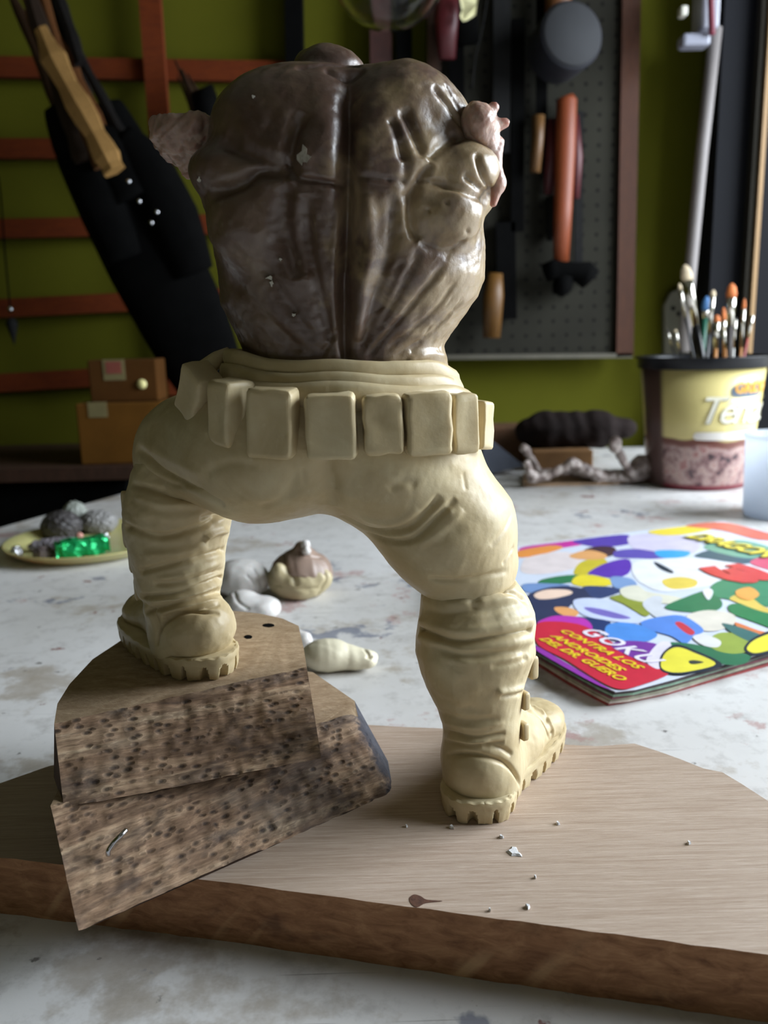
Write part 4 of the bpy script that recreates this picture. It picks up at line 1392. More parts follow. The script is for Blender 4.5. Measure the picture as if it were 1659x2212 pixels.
for v in bm.verts:
    q = Vector((v.co.x * L, v.co.y * .018, v.co.z * .0130))
    q += Vector((0, 1, 1)) * mnoise.noise(q * 210) * .0016
    V.append(cc + rz @ q)
bm.verts.index_update()
tag(obj('foil_packet', V, [[v.index for v in f.verts] for f in bm.faces], gm.m, None, False), 'shiny green foil wrapped block on the front of the plate', 'packet')
bm.free()

# ------------------------------------------------------------------ tub with brushes, cup, lying figurine at the back right
tb = (atz(1405, 1040, 0) + atz(1605, 1045, 0)) / 2
tb = np.array([tb[0], tb[1], 0])
TD = tb[1]
r0, r1 = 104 * TD / FOCAL, 126 * TD / FOCAL
th_ = at(1520, 792, TD)[2]; tr_ = at(1520, 768, TD)[2]
tub = thing('ice_cream_tub', tb, 'cream and brown ice cream tub with black rim used as a brush holder', 'tub')
M_TUB = Mat('cream_tub_print', .3)
sep = M_TUB.n('ShaderNodeSeparateXYZ'); M_TUB.l(M_TUB.coord(), sep.inputs[0])
hgt = M_TUB.math('ADD', sep.outputs[2], M_TUB.math('MULTIPLY', M_TUB.math('SUBTRACT', M_TUB.noise(M_TUB.coord((1, 1, .2)), 16, 2), .5), .016))
pic = M_TUB.ramp(M_TUB.noise(M_TUB.coord(), 75, 4, .6), [(.36, srgb(54, 40, 46)), (.44, srgb(140, 104, 104)), (.56, srgb(186, 160, 152)), (.68, srgb(150, 86, 86)), (.74, srgb(206, 196, 190))])
col = M_TUB.mix(M_TUB.ramp(M_TUB.math('MULTIPLY', hgt, 10), [(.50, 1.0), (.54, 0.0)]), srgb(224, 208, 140), pic)
col = M_TUB.mix(M_TUB.ramp(M_TUB.math('MULTIPLY', hgt, 10), [(.46, 0.0), (.49, 1.0), (.54, 1.0), (.56, 0.0)]), col, srgb(112, 64, 52))
col = M_TUB.mix(M_TUB.ramp(M_TUB.math('MULTIPLY', sep.outputs[2], 10), [(.05, 1.0), (.07, 0.0)]), col, srgb(122, 40, 52))
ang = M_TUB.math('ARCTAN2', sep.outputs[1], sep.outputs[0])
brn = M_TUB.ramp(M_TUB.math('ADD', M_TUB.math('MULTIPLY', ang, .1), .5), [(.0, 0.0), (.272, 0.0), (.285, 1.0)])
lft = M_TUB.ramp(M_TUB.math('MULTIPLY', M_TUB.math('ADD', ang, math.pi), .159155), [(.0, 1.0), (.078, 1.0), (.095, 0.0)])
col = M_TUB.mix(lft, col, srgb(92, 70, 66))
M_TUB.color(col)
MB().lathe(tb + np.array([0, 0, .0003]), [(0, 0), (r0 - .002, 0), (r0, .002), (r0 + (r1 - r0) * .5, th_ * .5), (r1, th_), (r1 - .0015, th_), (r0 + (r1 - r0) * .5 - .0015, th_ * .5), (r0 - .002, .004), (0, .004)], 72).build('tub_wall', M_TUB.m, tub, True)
rim = MB().lathe(tb, [(r1 + .0002, th_ - .0005), (r1 + .0035, th_), (r1 + .004, th_ + (tr_ - th_) * .75), (r1 + .0065, tr_ - .001), (r1 + .0065, tr_), (r1 - .001, tr_), (r1 - .001, th_ - .0005)], 72, close=True)
rim.build('rim', plain('dark_navy_plastic', srgb(9, 11, 17), .35, .1, 40, 0, Specular_IOR_Level=.3), tub, True)


def tub_wrap(a0, z0, s, push=.0006, zs=1.0):
    def f(x, y):
        z = z0 + y * zs
        r = r0 + (r1 - r0) * min(1, z / th_) + push
        q = a0 + x / r
        return tb + np.array([r * math.sin(q), -r * math.cos(q), z])
    return f


def tub_text(name, s, a0, z0, size, mat, push, **k):
    w = tub_wrap(a0, z0, 1, push)
    return text_obj(name, s, None, None, None, size, mat, tub, wrap=w, **k)


def tub_patch(name, a0, a1, z0, z1, mat, push, rnd=.3):
    n = 32
    V, F = [], []
    for k in range(n + 1):
        t = -1 + 2 * k / n
        hh = (1 - abs(t) ** (2 / rnd)) ** (rnd / 2)
        a = (a0 + a1) / 2 + (a1 - a0) / 2 * t
        zm = (z0 + z1) / 2
        for sgn in (-1, 1): V.append(tub_wrap(a, 0, 1, push)(0, zm + sgn * (z1 - z0) / 2 * hh))
    for k in range(n): F.append([2 * k, 2 * k + 2, 2 * k + 3, 2 * k + 1])
    return obj(name, V, F, mat, tub, False)


zz = lambda py: at(1520, py, TD - .05)[2]
tub_patch('brand_panel', .12, .80, zz(858), zz(832), plain('blue_grey_print', srgb(96, 112, 130), .3, .1, 60, 0), .0009, .5)
tub_text('brand_lettering', 'GRIDO', .17, zz(849), .0155, plain('orange_print', srgb(222, 160, 60), .3, .05, 60, 0), .0016, bold=.04, shear=0)
tub_text('product_lettering', 'Tentación', -.42, zz(914), .040, plain('grey_print', srgb(150, 148, 140), .3, .05, 60, 0), .0009, shear=.35, bold=.01, spacing=.82)
tub_text('product_lettering', 'Tentación', -.43, zz(913), .040, plain('white_print', srgb(238, 234, 216), .3, .05, 60, 0), .0014, shear=.35, bold=0, spacing=.82)
tub_patch('white_banner', -.46, .9, zz(950), zz(932), plain('white_band_print', srgb(224, 218, 210), .3, .05, 60, 0), .0010, .3)

# brushes standing in the tub
M_FER = Mat('brush_ferrule_metal', .2, srgb(210, 206, 196), Metallic=1.0).m
bc = {'black': plain('black_lacquer', srgb(24, 24, 28), .3, .1, 60, 0), 'green': plain('green_lacquer', srgb(30, 96, 76), .3, .1, 60, 0), 'red': plain('red_lacquer', srgb(150, 40, 34), .3, .1, 60, 0),
      'wood': plain('varnished_wood', srgb(180, 120, 60), .4, .15, 60, 0), 'hair': plain('pale_bristle', srgb(196, 178, 148), .7, .2, 200, .3), 'orange': plain('orange_bristle', srgb(190, 104, 44), .7, .2, 200, .3),
      'dark': plain('dark_bristle', srgb(46, 38, 36), .7, .2, 200, .3), 'blue': plain('blue_bristle', srgb(66, 116, 170), .6, .15, 200, .2), 'white': plain('white_lacquer', srgb(210, 210, 206), .4, .05, 60, 0)}
brushes = [  # tip px, point at the rim px, bristle px, ferrule px, width px, bristle, handle, depth offset, label
    ((1479, 572), (1514, 765), 34, 96, 26, 'hair', 'black', .0, 'largest brush in the tub, wide pale bristles and black handle'),
    ((1467, 612), (1496, 765), 14, 60, 9, 'hair', 'black', .02, 'slim brush with pale tip just left of the largest brush'),
    ((1527, 640), (1516, 765), 30, 16, 20, 'blue', 'green', .03, 'brush with blue tip and thick green handle in the tub'),
    ((1541, 626), (1527, 765), 14, 78, 13, 'hair', 'black', -.01, 'brush with round pale tip and long shiny ferrule, black handle, mid tub'),
    ((1581, 612), (1574, 765), 30, 60, 24, 'orange', 'dark', .02, 'wide brush with orange brown bristles and grey ferrule in the tub'),
    ((1563, 664), (1564, 765), 28, 40, 12, 'orange', 'wood', .0, 'brush with long orange bristles in the middle of the tub'),
    ((1549, 680), (1545, 765), 16, 56, 16, 'orange', 'wood', -.03, 'short stout brush with orange tip and bright ferrule in the tub'),
    ((1608, 645), (1600, 765), 22, 80, 9, 'orange', 'wood', -.02, 'slim brush with golden ferrule and orange tip at the right of the tub'),
    ((1626, 680), (1608, 765), 4, 46, 9, 'hair', 'red', -.03, 'rightmost brush with shiny ferrule and red handle'),
    ((1458, 712), (1471, 765), 6, 40, 8, 'hair', 'black', -.02, 'short bright brush second from the left in the tub'),
    ((1441, 711), (1456, 765), 8, 30, 5, 'dark', 'black', -.01, 'leftmost thin dark brush in the tub'),
    ((1589, 686), (1584, 765), 5, 60, 7, 'dark', 'white', -.04, 'thin brush with white handle right of the stout orange brush'),
    ((1563, 706), (1568, 765), 8, 40, 7, 'hair', 'wood', -.045, 'smallest brush with bright ferrule at the front of the tub')]
for tip, rimp, hb, hf, w, cb, chd, dy, lab in brushes:
    Y = TD + dy
    T, B = at(*tip, Y), at(*rimp, Y)
    d = (B - T); k = Y / FOCAL; L = np.linalg.norm(d); d /= L
    end = B + d * ((.03 - B[2]) / d[2])
    end[:2] = tb[:2] + (end[:2] - tb[:2]) * min(1, (r0 - .012) / max(1e-6, np.linalg.norm(end[:2] - tb[:2])))
    bt_ = thing('paint_brush', end, lab, 'brush', 'brushes in the tub')
    b1 = T + d * hb * k; b2 = T + d * (hb + hf) * k
    wr = w * k / 2
    MB().tube([T, T + d * hb * k * .25, T + d * hb * k * .7, b1], [wr * .25, wr * .75, wr, wr * .85], 12, flat=.6).build('bristles', bc[cb], bt_, True)
    MB().tube([b1 - d * .0005, b1 + (b2 - b1) * .3, b2], [wr * .92, wr * .8, wr * .55], 12, flat=.8).build('ferrule', M_FER, bt_, True)
    MB().tube([b2 - d * .0005, b2 + (end - b2) * .25, b2 + (end - b2) * .7, end], [wr * .56, wr * .7, wr * .45, wr * .3], 12).build('handle', bc[chd], bt_, True)

# translucent cup cut by the right edge of the frame
cp = atz(1692, 1112, 0); cpr = 84 * cp[1] / FOCAL
cp = np.array([cp[0], cp[1] + .0, 0]); ch_ = at(1690, 938, cp[1])[2]
cmM = Mat('frosted_white_plastic', .35, srgb(214, 222, 232))
tl_ = cmM.n('ShaderNodeBsdfTranslucent'); tl_.inputs[0].default_value = srgb(236, 240, 246)
mx_ = cmM.n('ShaderNodeMixShader'); mx_.inputs[0].default_value = .6
cmM.l(cmM.b.outputs[0], mx_.inputs[1]); cmM.l(tl_.outputs[0], mx_.inputs[2]); cmM.l(mx_.outputs[0], cmM.t.nodes['Material Output'].inputs[0])
cm = cmM.m
tag(MB().lathe(cp + np.array([0, 0, .0003]), [(0, 0), (cpr * .95, 0), (cpr, .003), (cpr * 1.04, ch_ * .93), (cpr * 1.1, ch_ * .95), (cpr * 1.1, ch_), (cpr * 1.02, ch_), (cpr * .97, .004), (0, .004)], 56).build('plastic_cup', cm, None, True), 'frosted white plastic cup at the right edge before the tub', 'cup')

# small armature figure lying on its back
AY = .925
A = lambda px, py, dy=0.: at(px, py, AY + dy)
prims = [('e', A(1385, 1010), (.0125, .013, .0150)), ('c', A(1385, 1018), A(1366, 1030), .0062, .0070), ('c', A(1366, 1032), A(1330, 1034), .0110, .0095), ('c', A(1330, 1034), A(1292, 1030), .0095, .0085),
         ('c', A(1292, 1026, -.006), A(1236, 1000, -.012), .0068, .0056), ('c', A(1236, 1000, -.012), A(1184, 1028, -.012), .0056, .0042), ('c', A(1180, 1028, -.012), A(1152, 1032, -.012), .0044, .0060), ('c', A(1150, 1032, -.012), A(1138, 1002, -.012), .0056, .0044),
         ('c', A(1292, 1030, .012), A(1240, 1020, .02), .0062, .0050), ('c', A(1240, 1020, .02), A(1165, 1020, .02), .0050, .0040), ('c', A(1165, 1020, .02), A(1136, 972, .02), .0040, .0042), ('e', A(1132, 968, .02), (.0052, .005, .0052)),
         ('c', A(1366, 1026, -.01), A(1340, 985, -.016), .0050, .0044), ('c', A(1340, 985, -.016), A(1330, 968, -.016), .0040, .0042), ('e', A(1330, 956, -.016), (.0068, .005, .0075)), ('e', A(1322, 968, -.016), (.0030, .003, .0040)),
         ('c', A(1362, 1030, .012), A(1332, 1042, .02), .0048, .0042)]
am = Mat('foil_and_grey_clay', .45)
v = am.coord()
am.color(am.ramp(am.noise(v, 130, 4, .6), [(.32, srgb(84, 70, 66)), (.48, srgb(146, 130, 124)), (.62, srgb(206, 194, 188))]))
am.bump(am.noise(v, 300, 4), .6, .001)
lo = np.min([A(1120, 1060, -.03), A(1420, 940, -.03)], 0) - .012; hi = np.max([A(1120, 1060, .04), A(1420, 940, .04)], 0) + .012
o = blob('armature_figurine', prims, lo, hi, .0016, am.m, None, .004, (.012, .5), zmin=.0035)
dz_ = -min(v.co.z for v in o.data.vertices)
tag(o, 'small lumpy grey armature figurine lying on its back with one arm raised', 'figurine')
st = [atz(1130, 1052, 0), atz(1330, 1048, 0), atz(1400, 1040, 0), atz(1400, 1028, 0), atz(1130, 1028, 0)]
tag(MB().prism([p + np.array([0, 0, .0002]) for p in st], [p + np.array([0, 0, .0036]) for p in st]).build('wood_strip', plain('tan_strip_wood', srgb(156, 128, 100), .6, .2, 60, .2)), 'thin tan wood strip lying under the armature figurine', 'wood strip')
# dark rolled bundle on a tan box behind it
BY = 1.06
def boxpx(x0, y0, x1, y1, Y, dep, mat, name, label=None, cat=None, parent=None, bev=.002, ground=None, group=None):
    a, b = at(x0, y1, Y), at(x1, y0, Y)
    zlo = a[2] if ground is None else ground
    o = MB().box((a[0], Y, zlo), (b[0], Y + dep, b[2]), bev=bev).build(name, mat, parent)
    if label: tag(o, label, cat, group)
    return o


M_TAN = plain('tan_cardboard', srgb(134, 96, 56), .8, .12, 40, .2)
boxpx(1150, 972, 1282, 1010, 1.03, .08, M_TAN, 'small_box', 'small tan cardboard box behind the armature figurine', 'box', ground=.0003)
rb_ = thing('leather_roll', at(1240, 975, 1.09), 'dark brown rolled leather bundle lying on the tan box behind the figurine', 'roll')
zb = at(1200, 972, 1.03)[2]
pts = [at(1140, 955, 1.07), at(1175, 938, 1.07), at(1230, 930, 1.07), at(1290, 932, 1.07), at(1330, 948, 1.07), at(1350, 965, 1.07)]
for p in pts: p[2] = max(p[2] - .004, zb + .020)
s = Sculpt(*surface((lambda g: smin(smin(g.cone(pts[0], pts[1], .017, .022), g.cone(pts[1], pts[3], .024, .023), .01), g.cone(pts[3], pts[5], .022, .013), .01))(gg := Grid(np.min(pts, 0) - .035, np.max(pts, 0) + .035, .0028)), gg))
s.rough(.03, .9); s.bake(); s.finish('roll', plain('dark_brown_leather', srgb(30, 21, 19), .85, .25, 60, .4, Specular_IOR_Level=.2), rb_)
tri = [at(1036, 1030, 1.0), at(1132, 1008, 1.0), at(1050, 942, 1.0)]
b3 = [np.array([p[0], 1.0 + i * .002, max(.0003, p[2])]) for i, p in enumerate(tri)]
tp = [p + np.array([0, .03, 0]) for p in b3]
tag(MB().prism(b3, tp).build('grey_offcut', plain('slate_grey_sheet', srgb(84, 90, 104), .6, .1, 40, .1)), 'slate grey wedge offcut standing right of the belt pouches', 'offcut')
boxpx(1052, 922, 1142, 962, 1.10, .06, plain('brown_crate_wood', srgb(92, 62, 38), .7, .3, 40, .2), 'small_crate', 'small brown crate behind the slate grey wedge', 'crate', ground=.0003)

# ------------------------------------------------------------------ wall rack, leaning sheath, boxes on the left
LY = WALL_Y - .022
lat = thing('wall_lattice', at(330, 900, LY), 'red brown wooden slat lattice fixed to the olive green wall at the left', 'lattice')


def strip(name, p, q, wpx, Y, th, mat, root, ext=0.):
    a, b = at(*p, Y), at(*q, Y)
    d = (b - a) / np.linalg.norm(b - a)
    a, b = a - d * ext, b + d * ext
    n = np.array([-d[2], 0, d[0]]) * wpx * Y / FOCAL / 2
    f = [a - n, b - n, b + n, a + n]
    if (np.cross(f[1] - f[0], f[2] - f[0]))[1] > 0: f = f[::-1]
    k = [p + np.array([0, th, 0]) for p in f]
    return MB().prism(k, f).build(name, mat, root)


for i, (p, q) in enumerate((((-320, 138), (640, 154)), ((-320, 320), (640, 320)), ((-320, 500), (640, 480)), ((-320, 682), (640, 634)), ((-320, 846), (640, 790)))):
    strip('slat', p, q, 38, LY + .001, .012, M_SLAT, lat)
strip('post', (318, -60), (392, 940), 42, LY - .012, .012, M_SLAT, lat)
tag(strip('shelf_upright', (632, -60), (650, 900), 34, LY - .014, .03, M_BLACK, None), 'black upright bar on the wall left of the neck', 'upright')
tag(strip('shelf_upright', (822, -60), (830, 900), 44, LY - .014, .03, plain('dark_red_wood', srgb(58, 26, 20), .7, .3, 40, .2), None), 'dark red brown upright post on the wall behind the neck', 'upright')
tag(strip('shelf_upright', (872, -60), (878, 900), 30, LY - .02, .036, M_BLACK, None), 'black upright bar right of the dark red post', 'upright')

# black sheath with studs leaning against the lattice, split sticks standing in it
SY = 1.12
sh = thing('leaning_sheath', at(470, 790, SY - .02), 'black studded sheath full of split wooden sticks leaning against the lattice', 'sheath')
ctr_ = [((185, 250), 78), ((215, 320), 92), ((268, 430), 98), ((330, 560), 98), ((395, 690), 92), ((440, 790), 80), ((470, 860), 60)]
P = [at(c[0][0], c[0][1], SY - .03 + .03 * (1 - i / 6)) for i, c in enumerate(ctr_)]
MB().tube(spline(P, 4), list(np.interp(np.linspace(0, 6, 25), range(7), [c[1] * SY / FOCAL for c in ctr_])), 20, flat=.36).build('sheath_body', M_BLACK, sh, True)
for pts_, rr in ((((112, 232), (150, 300), (215, 430), (270, 560)), (18, 40, 52, 40)), (((262, 292), (318, 360), (372, 470), (420, 590)), (26, 46, 54, 40)), (((205, 285), (240, 330), (290, 430)), (22, 46, 50))):
    MB().tube(spline([at(x, y, SY - .035) for x, y in pts_], 4), list(np.interp(np.linspace(0, len(rr) - 1, (len(rr) - 1) * 4 + 1), range(len(rr)), [r * SY / FOCAL for r in rr])), 9, flat=.45).build('sheath_panel', M_BLACK, sh, True)
for x, y in ((253, 350), (278, 392), (301, 435), (327, 481), (339, 458)):
    c = at(x, y, SY - .066)
    MB().lathe(c, [(0, -.0022), (.0022, -.0014), (.003, 0), (.0022, .0014), (0, .0022)], 12, axis=(0, 1, 0)).build('stud', M_STEEL, sh, True)
stick_c = [srgb(50, 34, 22), srgb(176, 134, 76), srgb(112, 68, 30), srgb(30, 24, 20), srgb(70, 46, 26), srgb(112, 74, 40), srgb(26, 22, 21)]
sticks = [((40, -90), (150, 262), 34, 0), ((0, -60), (126, 240), 22, 4), ((88, 62), (206, 290), 50, 1), ((118, 70), (240, 330), 36, 2), ((82, -80), (200, 262), 40, 3),
          ((58, 20), (178, 280), 24, 5), ((128, 30), (226, 220), 22, 6), ((20, -80), (140, 240), 16, 5), ((70, -90), (170, 240), 20, 2), ((104, -90), (150, 60), 26, 6)]
for i, (p, q, w, c) in enumerate(sticks):
    Y = SY + (-.062 if c == 1 else .014 * ((i * 2) % 5) - .042)
    a, b = at(*p, Y + .03), at(*q, Y)
    e = b + (b - a) / np.linalg.norm(b - a) * .05
    pts = spline([a, a * .6 + b * .4 + np.array([.004 * math.sin(i * 2), 0, 0]), b, e], 4)
    MB().tube(pts, [w * .5 * SY / FOCAL * (.5 + .5 * min(1, k / 3)) * (1 + .15 * math.sin(k * 1.9 + i)) for k in range(len(pts))], 6, flat=.55).build('split_stick', wood('stick_wood', tuple(x * .5 for x in stick_c[c][:3]) + (1,), stick_c[c], (60, 60, 9), 1, .75), sh)
# second small dark bundle behind the left shoulder stub
bd = thing('dark_stick_bundle', at(440, 300, 1.18), 'dark bundle of thin sticks on the wall behind the left arm stub', 'bundle')
for i, (p, q, w) in enumerate((((378, 130), (432, 270), 9), ((392, 150), (440, 270), 12), ((405, 160), (455, 265), 10), ((420, 185), (462, 262), 14), ((384, 165), (425, 272), 8))):
    a, b = at(*p, 1.20 - .006 * (i % 2)), at(*q, 1.17)
    MB().tube([a, (a + b) / 2 + np.array([.002, 0, 0]), b], [w * .2 * 1.2 / FOCAL, w * .5 * 1.2 / FOCAL, w * .6 * 1.2 / FOCAL], 7).build('stick', M_DARKWOOD, bd, True)
MB().tube([at(425, 236, 1.165), at(470, 224, 1.165)], [.020, .024], 10).build('binding', M_BLACK, bd, True)
MB().tube([at(445, 235, 1.175), at(480, 300, 1.165), at(505, 360, 1.16)], [.022, .03, .024], 10, flat=.6).build('wrap', M_BLACK, bd, True)

# cord with weight at the far left
cd = thing('plumb_line', at(28, 735, 1.15), 'thin dark cord with small weight hanging at the left edge', 'cord')
MB().tube(spline([at(-4, 380, 1.15), at(3, 440, 1.15), at(10, 540, 1.15), at(22, 665, 1.15)], 5), .0011, 6).build('cord', M_BLACK, cd, True)
MB().lathe(at(23, 668, 1.15), [(0, -.004), (.003, -.003), (.004, 0), (.003, .003), (0, .004)], 12).build('bead', M_STEEL, cd, True)
MB().lathe(at(27, 712, 1.15), [(0, -.022), (.003, -.010), (.008, .008), (.005, .014), (0, .016)], 12).build('weight', M_DARKSTEEL, cd, True)

# shelf board with two cardboard boxes, beyond the table edge
sy = 1.0
za = at(100, 1012, sy)[2]
tag(MB().box((-1.2, sy + .0, za - .016), (-.30, WALL_Y - .005, za)).build('low_shelf', M_DARKWOOD), 'dark brown wooden shelf board below the wall lattice carrying the cardboard boxes', 'shelf')
tag(MB().box((-1.15, sy + .02, -.75), (-.32, WALL_Y - .01, za - .018)).build('shelf_cabinet', M_BLACK), 'black cabinet block below the dark shelf board', 'cabinet')
M_CARD = plain('brown_cardboard', srgb(92, 60, 20), .9, .1, 30, .2, Specular_IOR_Level=.1)
M_CARD2 = plain('dark_brown_cardboard', srgb(74, 46, 18), .9, .1, 30, .2, Specular_IOR_Level=.1)
M_STK = plain('dull_paper_sticker', srgb(108, 98, 62), .8, .06, 60, 0)
M_STKR = plain('red_sticker_print', srgb(120, 60, 48), .7, .1, 60, 0)


def carton(x0, y0, x1, y1, Y, dep, mat, ground, label, sticker, red=False, tape=None):
    a, b = at(x0, y1, Y), at(x1, y0, Y)
    z0 = a[2] if ground is None else ground
    r = thing('cardboard_box', ((a[0] + b[0]) / 2, Y + dep / 2, z0), label, 'box')
    MB().box((a[0], Y, z0), (b[0], Y + dep, b[2]), bev=.002).build('carton', mat, r)
    s0, s1 = at(sticker[0], sticker[3], Y), at(sticker[2], sticker[1], Y)
    MB().box((s0[0], Y - .0008, s0[2]), (s1[0], Y - .0001, s1[2])).build('sticker', M_STK, r)
    if red:
        m = .004
        MB().box((s0[0] + m, Y - .0014, s0[2] + m * 2), (s1[0] - m, Y - .0009, s1[2] - m * .6)).build('sticker_print', M_STKR, r)
    if tape:
        MB().lathe(at(tape[0], tape[1], Y - .002), [(0, -.0015), (.0055, -.001), (.006, .001), (0, .0015)], 20, axis=(0, 1, 0)).build('seal_dot', plain('bright_seal', srgb(226, 216, 150), .4, .05, 60, 0), r, True)
    return b[2]


zt_ = carton(176, 868, 350, 1012, 1.02, .12, M_CARD, za + .0002, 'larger lower cardboard box with pale sticker on the dark shelf', (192, 868, 230, 902))
carton(196, 775, 336, 868, 1.035, .045, M_CARD2, zt_ + .0002, 'smaller upper cardboard box with red printed sticker and bright dot', (225, 776, 268, 822), True, (306, 830))

# ------------------------------------------------------------------ perforated tool board on the right part of the wall
PY = WALL_Y - .045
peg = thing('pegboard', at(1150, 770, PY), 'grey perforated tool board with red brown wooden frame on the wall', 'pegboard')
M_PEG = Mat('grey_perforated_board', .85, Specular_IOR_Level=.12)
v = M_PEG.coord((1, 1, 1))
hx = M_PEG.n('ShaderNodeVectorMath', operation='FRACTION')
hm = M_PEG.n('ShaderNodeMapping'); hm.inputs['Scale'].default_value = (52, 0, 52); M_PEG.l(v, hm.inputs[0]); M_PEG.l(hm.outputs[0], hx.inputs[0])
hd_ = M_PEG.n('ShaderNodeVectorMath', operation='DISTANCE'); M_PEG.l(hx.outputs[0], hd_.inputs[0]); hd_.inputs[1].default_value = (.5, 0, .5)
M_PEG.color(M_PEG.mix(M_PEG.ramp(hd_.outputs['Value'], [(.11, 1.0), (.15, 0.0)]), M_PEG.ramp(M_PEG.noise(v, 8, 4), [(.3, srgb(36, 35, 30)), (.7, srgb(46, 45, 38))]), srgb(18, 17, 15)))
c4 = [at(940, 772, PY), at(1334, 768, PY), at(1348, -60, PY), at(940, -60, PY)]
MB().prism([p + np.array([0, .006, 0]) for p in c4][::1], c4).build('panel', M_PEG.m, peg)
M_FRAME = wood('frame_red_wood', srgb(56, 28, 14), srgb(78, 44, 24), (20, 20, 3), 1, .6)
strip('frame_side', (1366, -60), (1350, 770), 36, PY - .008, .02, M_FRAME, peg)
strip('frame_side', (938, -60), (938, 770), 26, PY - .008, .02, M_DARKWOOD, peg)
strip('frame_bottom', (938, 772), (1366, 768), 10, PY - .008, .02, plain('grey_edge_strip', srgb(80, 76, 64), .6, .1, 40, 0), peg)

TY = PY - .028
hm_ = thing('hammer', at(1215, 640, TY), 'hammer with long orange wooden handle hanging head down on the pegboard', 'hammer')
MB().tube([at(1222, 208, TY), at(1224, 216, TY), at(1221, 330, TY), at(1216, 450, TY), at(1212, 566, TY)], [.010, .0135, .0135, .0125, .0105], 14, flat=.7).build('handle', plain('orange_wood_handle', srgb(122, 56, 24), .5, .12, 30, .1), hm_, True)
MB().tube([at(1178, 590, TY), at(1196, 582, TY), at(1240, 586, TY), at(1262, 590, TY), at(1276, 604, TY)], [.013, .014, .012, .017, .016], 14).build('head', M_BLACK, hm_, True)
MB().tube([at(1222, 596, TY), at(1214, 620, TY), at(1204, 636, TY)], [.012, .014, .008], 10).build('claw', M_BLACK, hm_, True)
pl = thing('red_pliers', at(1210, 460, TY + .014), 'pliers with two dark red handles hanging behind the orange hammer', 'pliers')
for p, q in (((1190, 258), (1184, 420)), ((1240, 250), (1244, 430))):
    MB().tube([at(*p, TY + .016), at((p[0] + q[0]) / 2 + 3, (p[1] + q[1]) / 2, TY + .016), at(*q, TY + .016)], [.007, .009, .006], 10).build('handle', plain('dark_red_grip', srgb(72, 18, 24), .5, .15, 40, 0), pl, True)
MB().tube([at(1186, 424, TY + .018), at(1200, 470, TY + .018), at(1186, 520, TY + .018)], [.006, .012, .004], 10).build('jaws', M_DARKSTEEL, pl, True)
tag(MB().tube([at(1163, 250, TY), at(1162, 300, TY), at(1156, 372, TY)], [.0085, .0075, .0070], 12).build('wood_file', plain('ochre_wood_handle', srgb(92, 62, 28), .5, .12, 30, .1), None, True), 'ochre wooden tool handle hanging left of the red pliers', 'file')
ml = thing('rubber_mallet', at(1200, 150, TY - .02), 'black rubber mallet with round grey end and wooden handle at the top of the pegboard', 'mallet')
a, b = at(1196, 118, TY), at(1236, 74, TY - .055)
MB().tube([a, a + (b - a) * .06, a + (b - a) * .94, b], [.034, .038, .041, .0395], 32).build('mallet_head', plain('black_blue_rubber', srgb(12, 14, 26), .8, .15, 40, .1), ml, True)
MB().tube([b, b + (b - a) * .04], [.0385, .036], 32).build('end_face', plain('grey_rubber', srgb(36, 37, 40), .85, .08, 40, .1), ml, True)
MB().tube([at(1208, -50, TY), at(1204, 60, TY)], [.017, .017], 14, flat=.7).build('handle', plain('ochre_mallet_handle', srgb(98, 58, 26), .5, .12, 30, .1), ml, True)
tag(strip('hanging_strap', (1172, -60), (1170, 262), 22, TY + .012, .004, M_BLACK, None), 'black strap hanging straight down behind the mallet head', 'strap')
tools = [((985, 60), (988, 300), 30, M_BLACK, 'file', 'black flat file hanging behind the right shoulder'), ((1085, -40), (1083, 330), 34, M_DARKSTEEL, 'saw_blade', 'dark grey flat saw blade hanging left of the black strap'),
         ((1120, 40), (1118, 500), 26, M_BLACK, 'ruler', 'long blackish ruler hanging right of the saw blade'), ((1252, 240), (1250, 570), 16, M_DARKSTEEL, 'steel_rod', 'thin dark steel rod hanging right of the orange hammer'),
         ((1092, 480), (1096, 690), 40, M_BLACK, 'scraper', 'black scraper hanging low beside the right flank of the torso')]
for p, q, w, m, nm, lab in tools: tag(strip(nm, p, q, w, TY + .012, .006, m, None), lab, nm.replace('_', ' '))
tag(MB().tube([at(1070, 590, TY), at(1066, 640, TY), at(1062, 730, TY)], [.010, .014, .012], 8, flat=.5).build('yellow_clamp', plain('dull_yellow_plastic', srgb(92, 60, 14), .5, .15, 40, 0), None, True), 'dull yellow clamp hanging low on the pegboard right of the torso', 'clamp')
rg = thing('red_handled_saw', at(965, 150, TY), 'dark red handled saw hanging near the top of the pegboard', 'saw')
MB().tube([at(966, -30, TY), at(964, 40, TY), at(966, 128, TY)], [.014, .016, .011], 12, flat=.5).build('handle', plain('deep_red_plastic', srgb(74, 16, 22), .45, .12, 40, 0), rg, True)
MB().tube([at(1006, 30, TY + .006), at(1012, 96, TY + .006)], [.016, .014], 12, flat=.4).build('frame', M_BLACK, rg, True)
pp = [(992, -10), (1034, -10), (1030, 12), (1028, 32), (1010, 44), (1000, 46), (994, 36), (998, 22)]
f4 = [at(x, y, TY - .022 + .003 * math.sin(i * 2)) for i, (x, y) in enumerate(pp)]
tag(MB().prism([p + np.array([0, .001, 0]) for p in f4], f4).build('paper_tag', plain('cream_paper', srgb(232, 226, 176), .6, .05, 40, .1)), 'bright cream paper tag at the top edge above the right arm stub', 'tag')
tag(MB().tube(spline([at(1052, 0, TY - .03), at(1042, 60, TY - .03), at(1028, 120, TY - .03), at(1020, 190, TY - .03)], 4), .0009, 6).build('wire', M_DARKSTEEL, None, True), 'thin bent wire hanging left of the dark saw blade', 'wire')

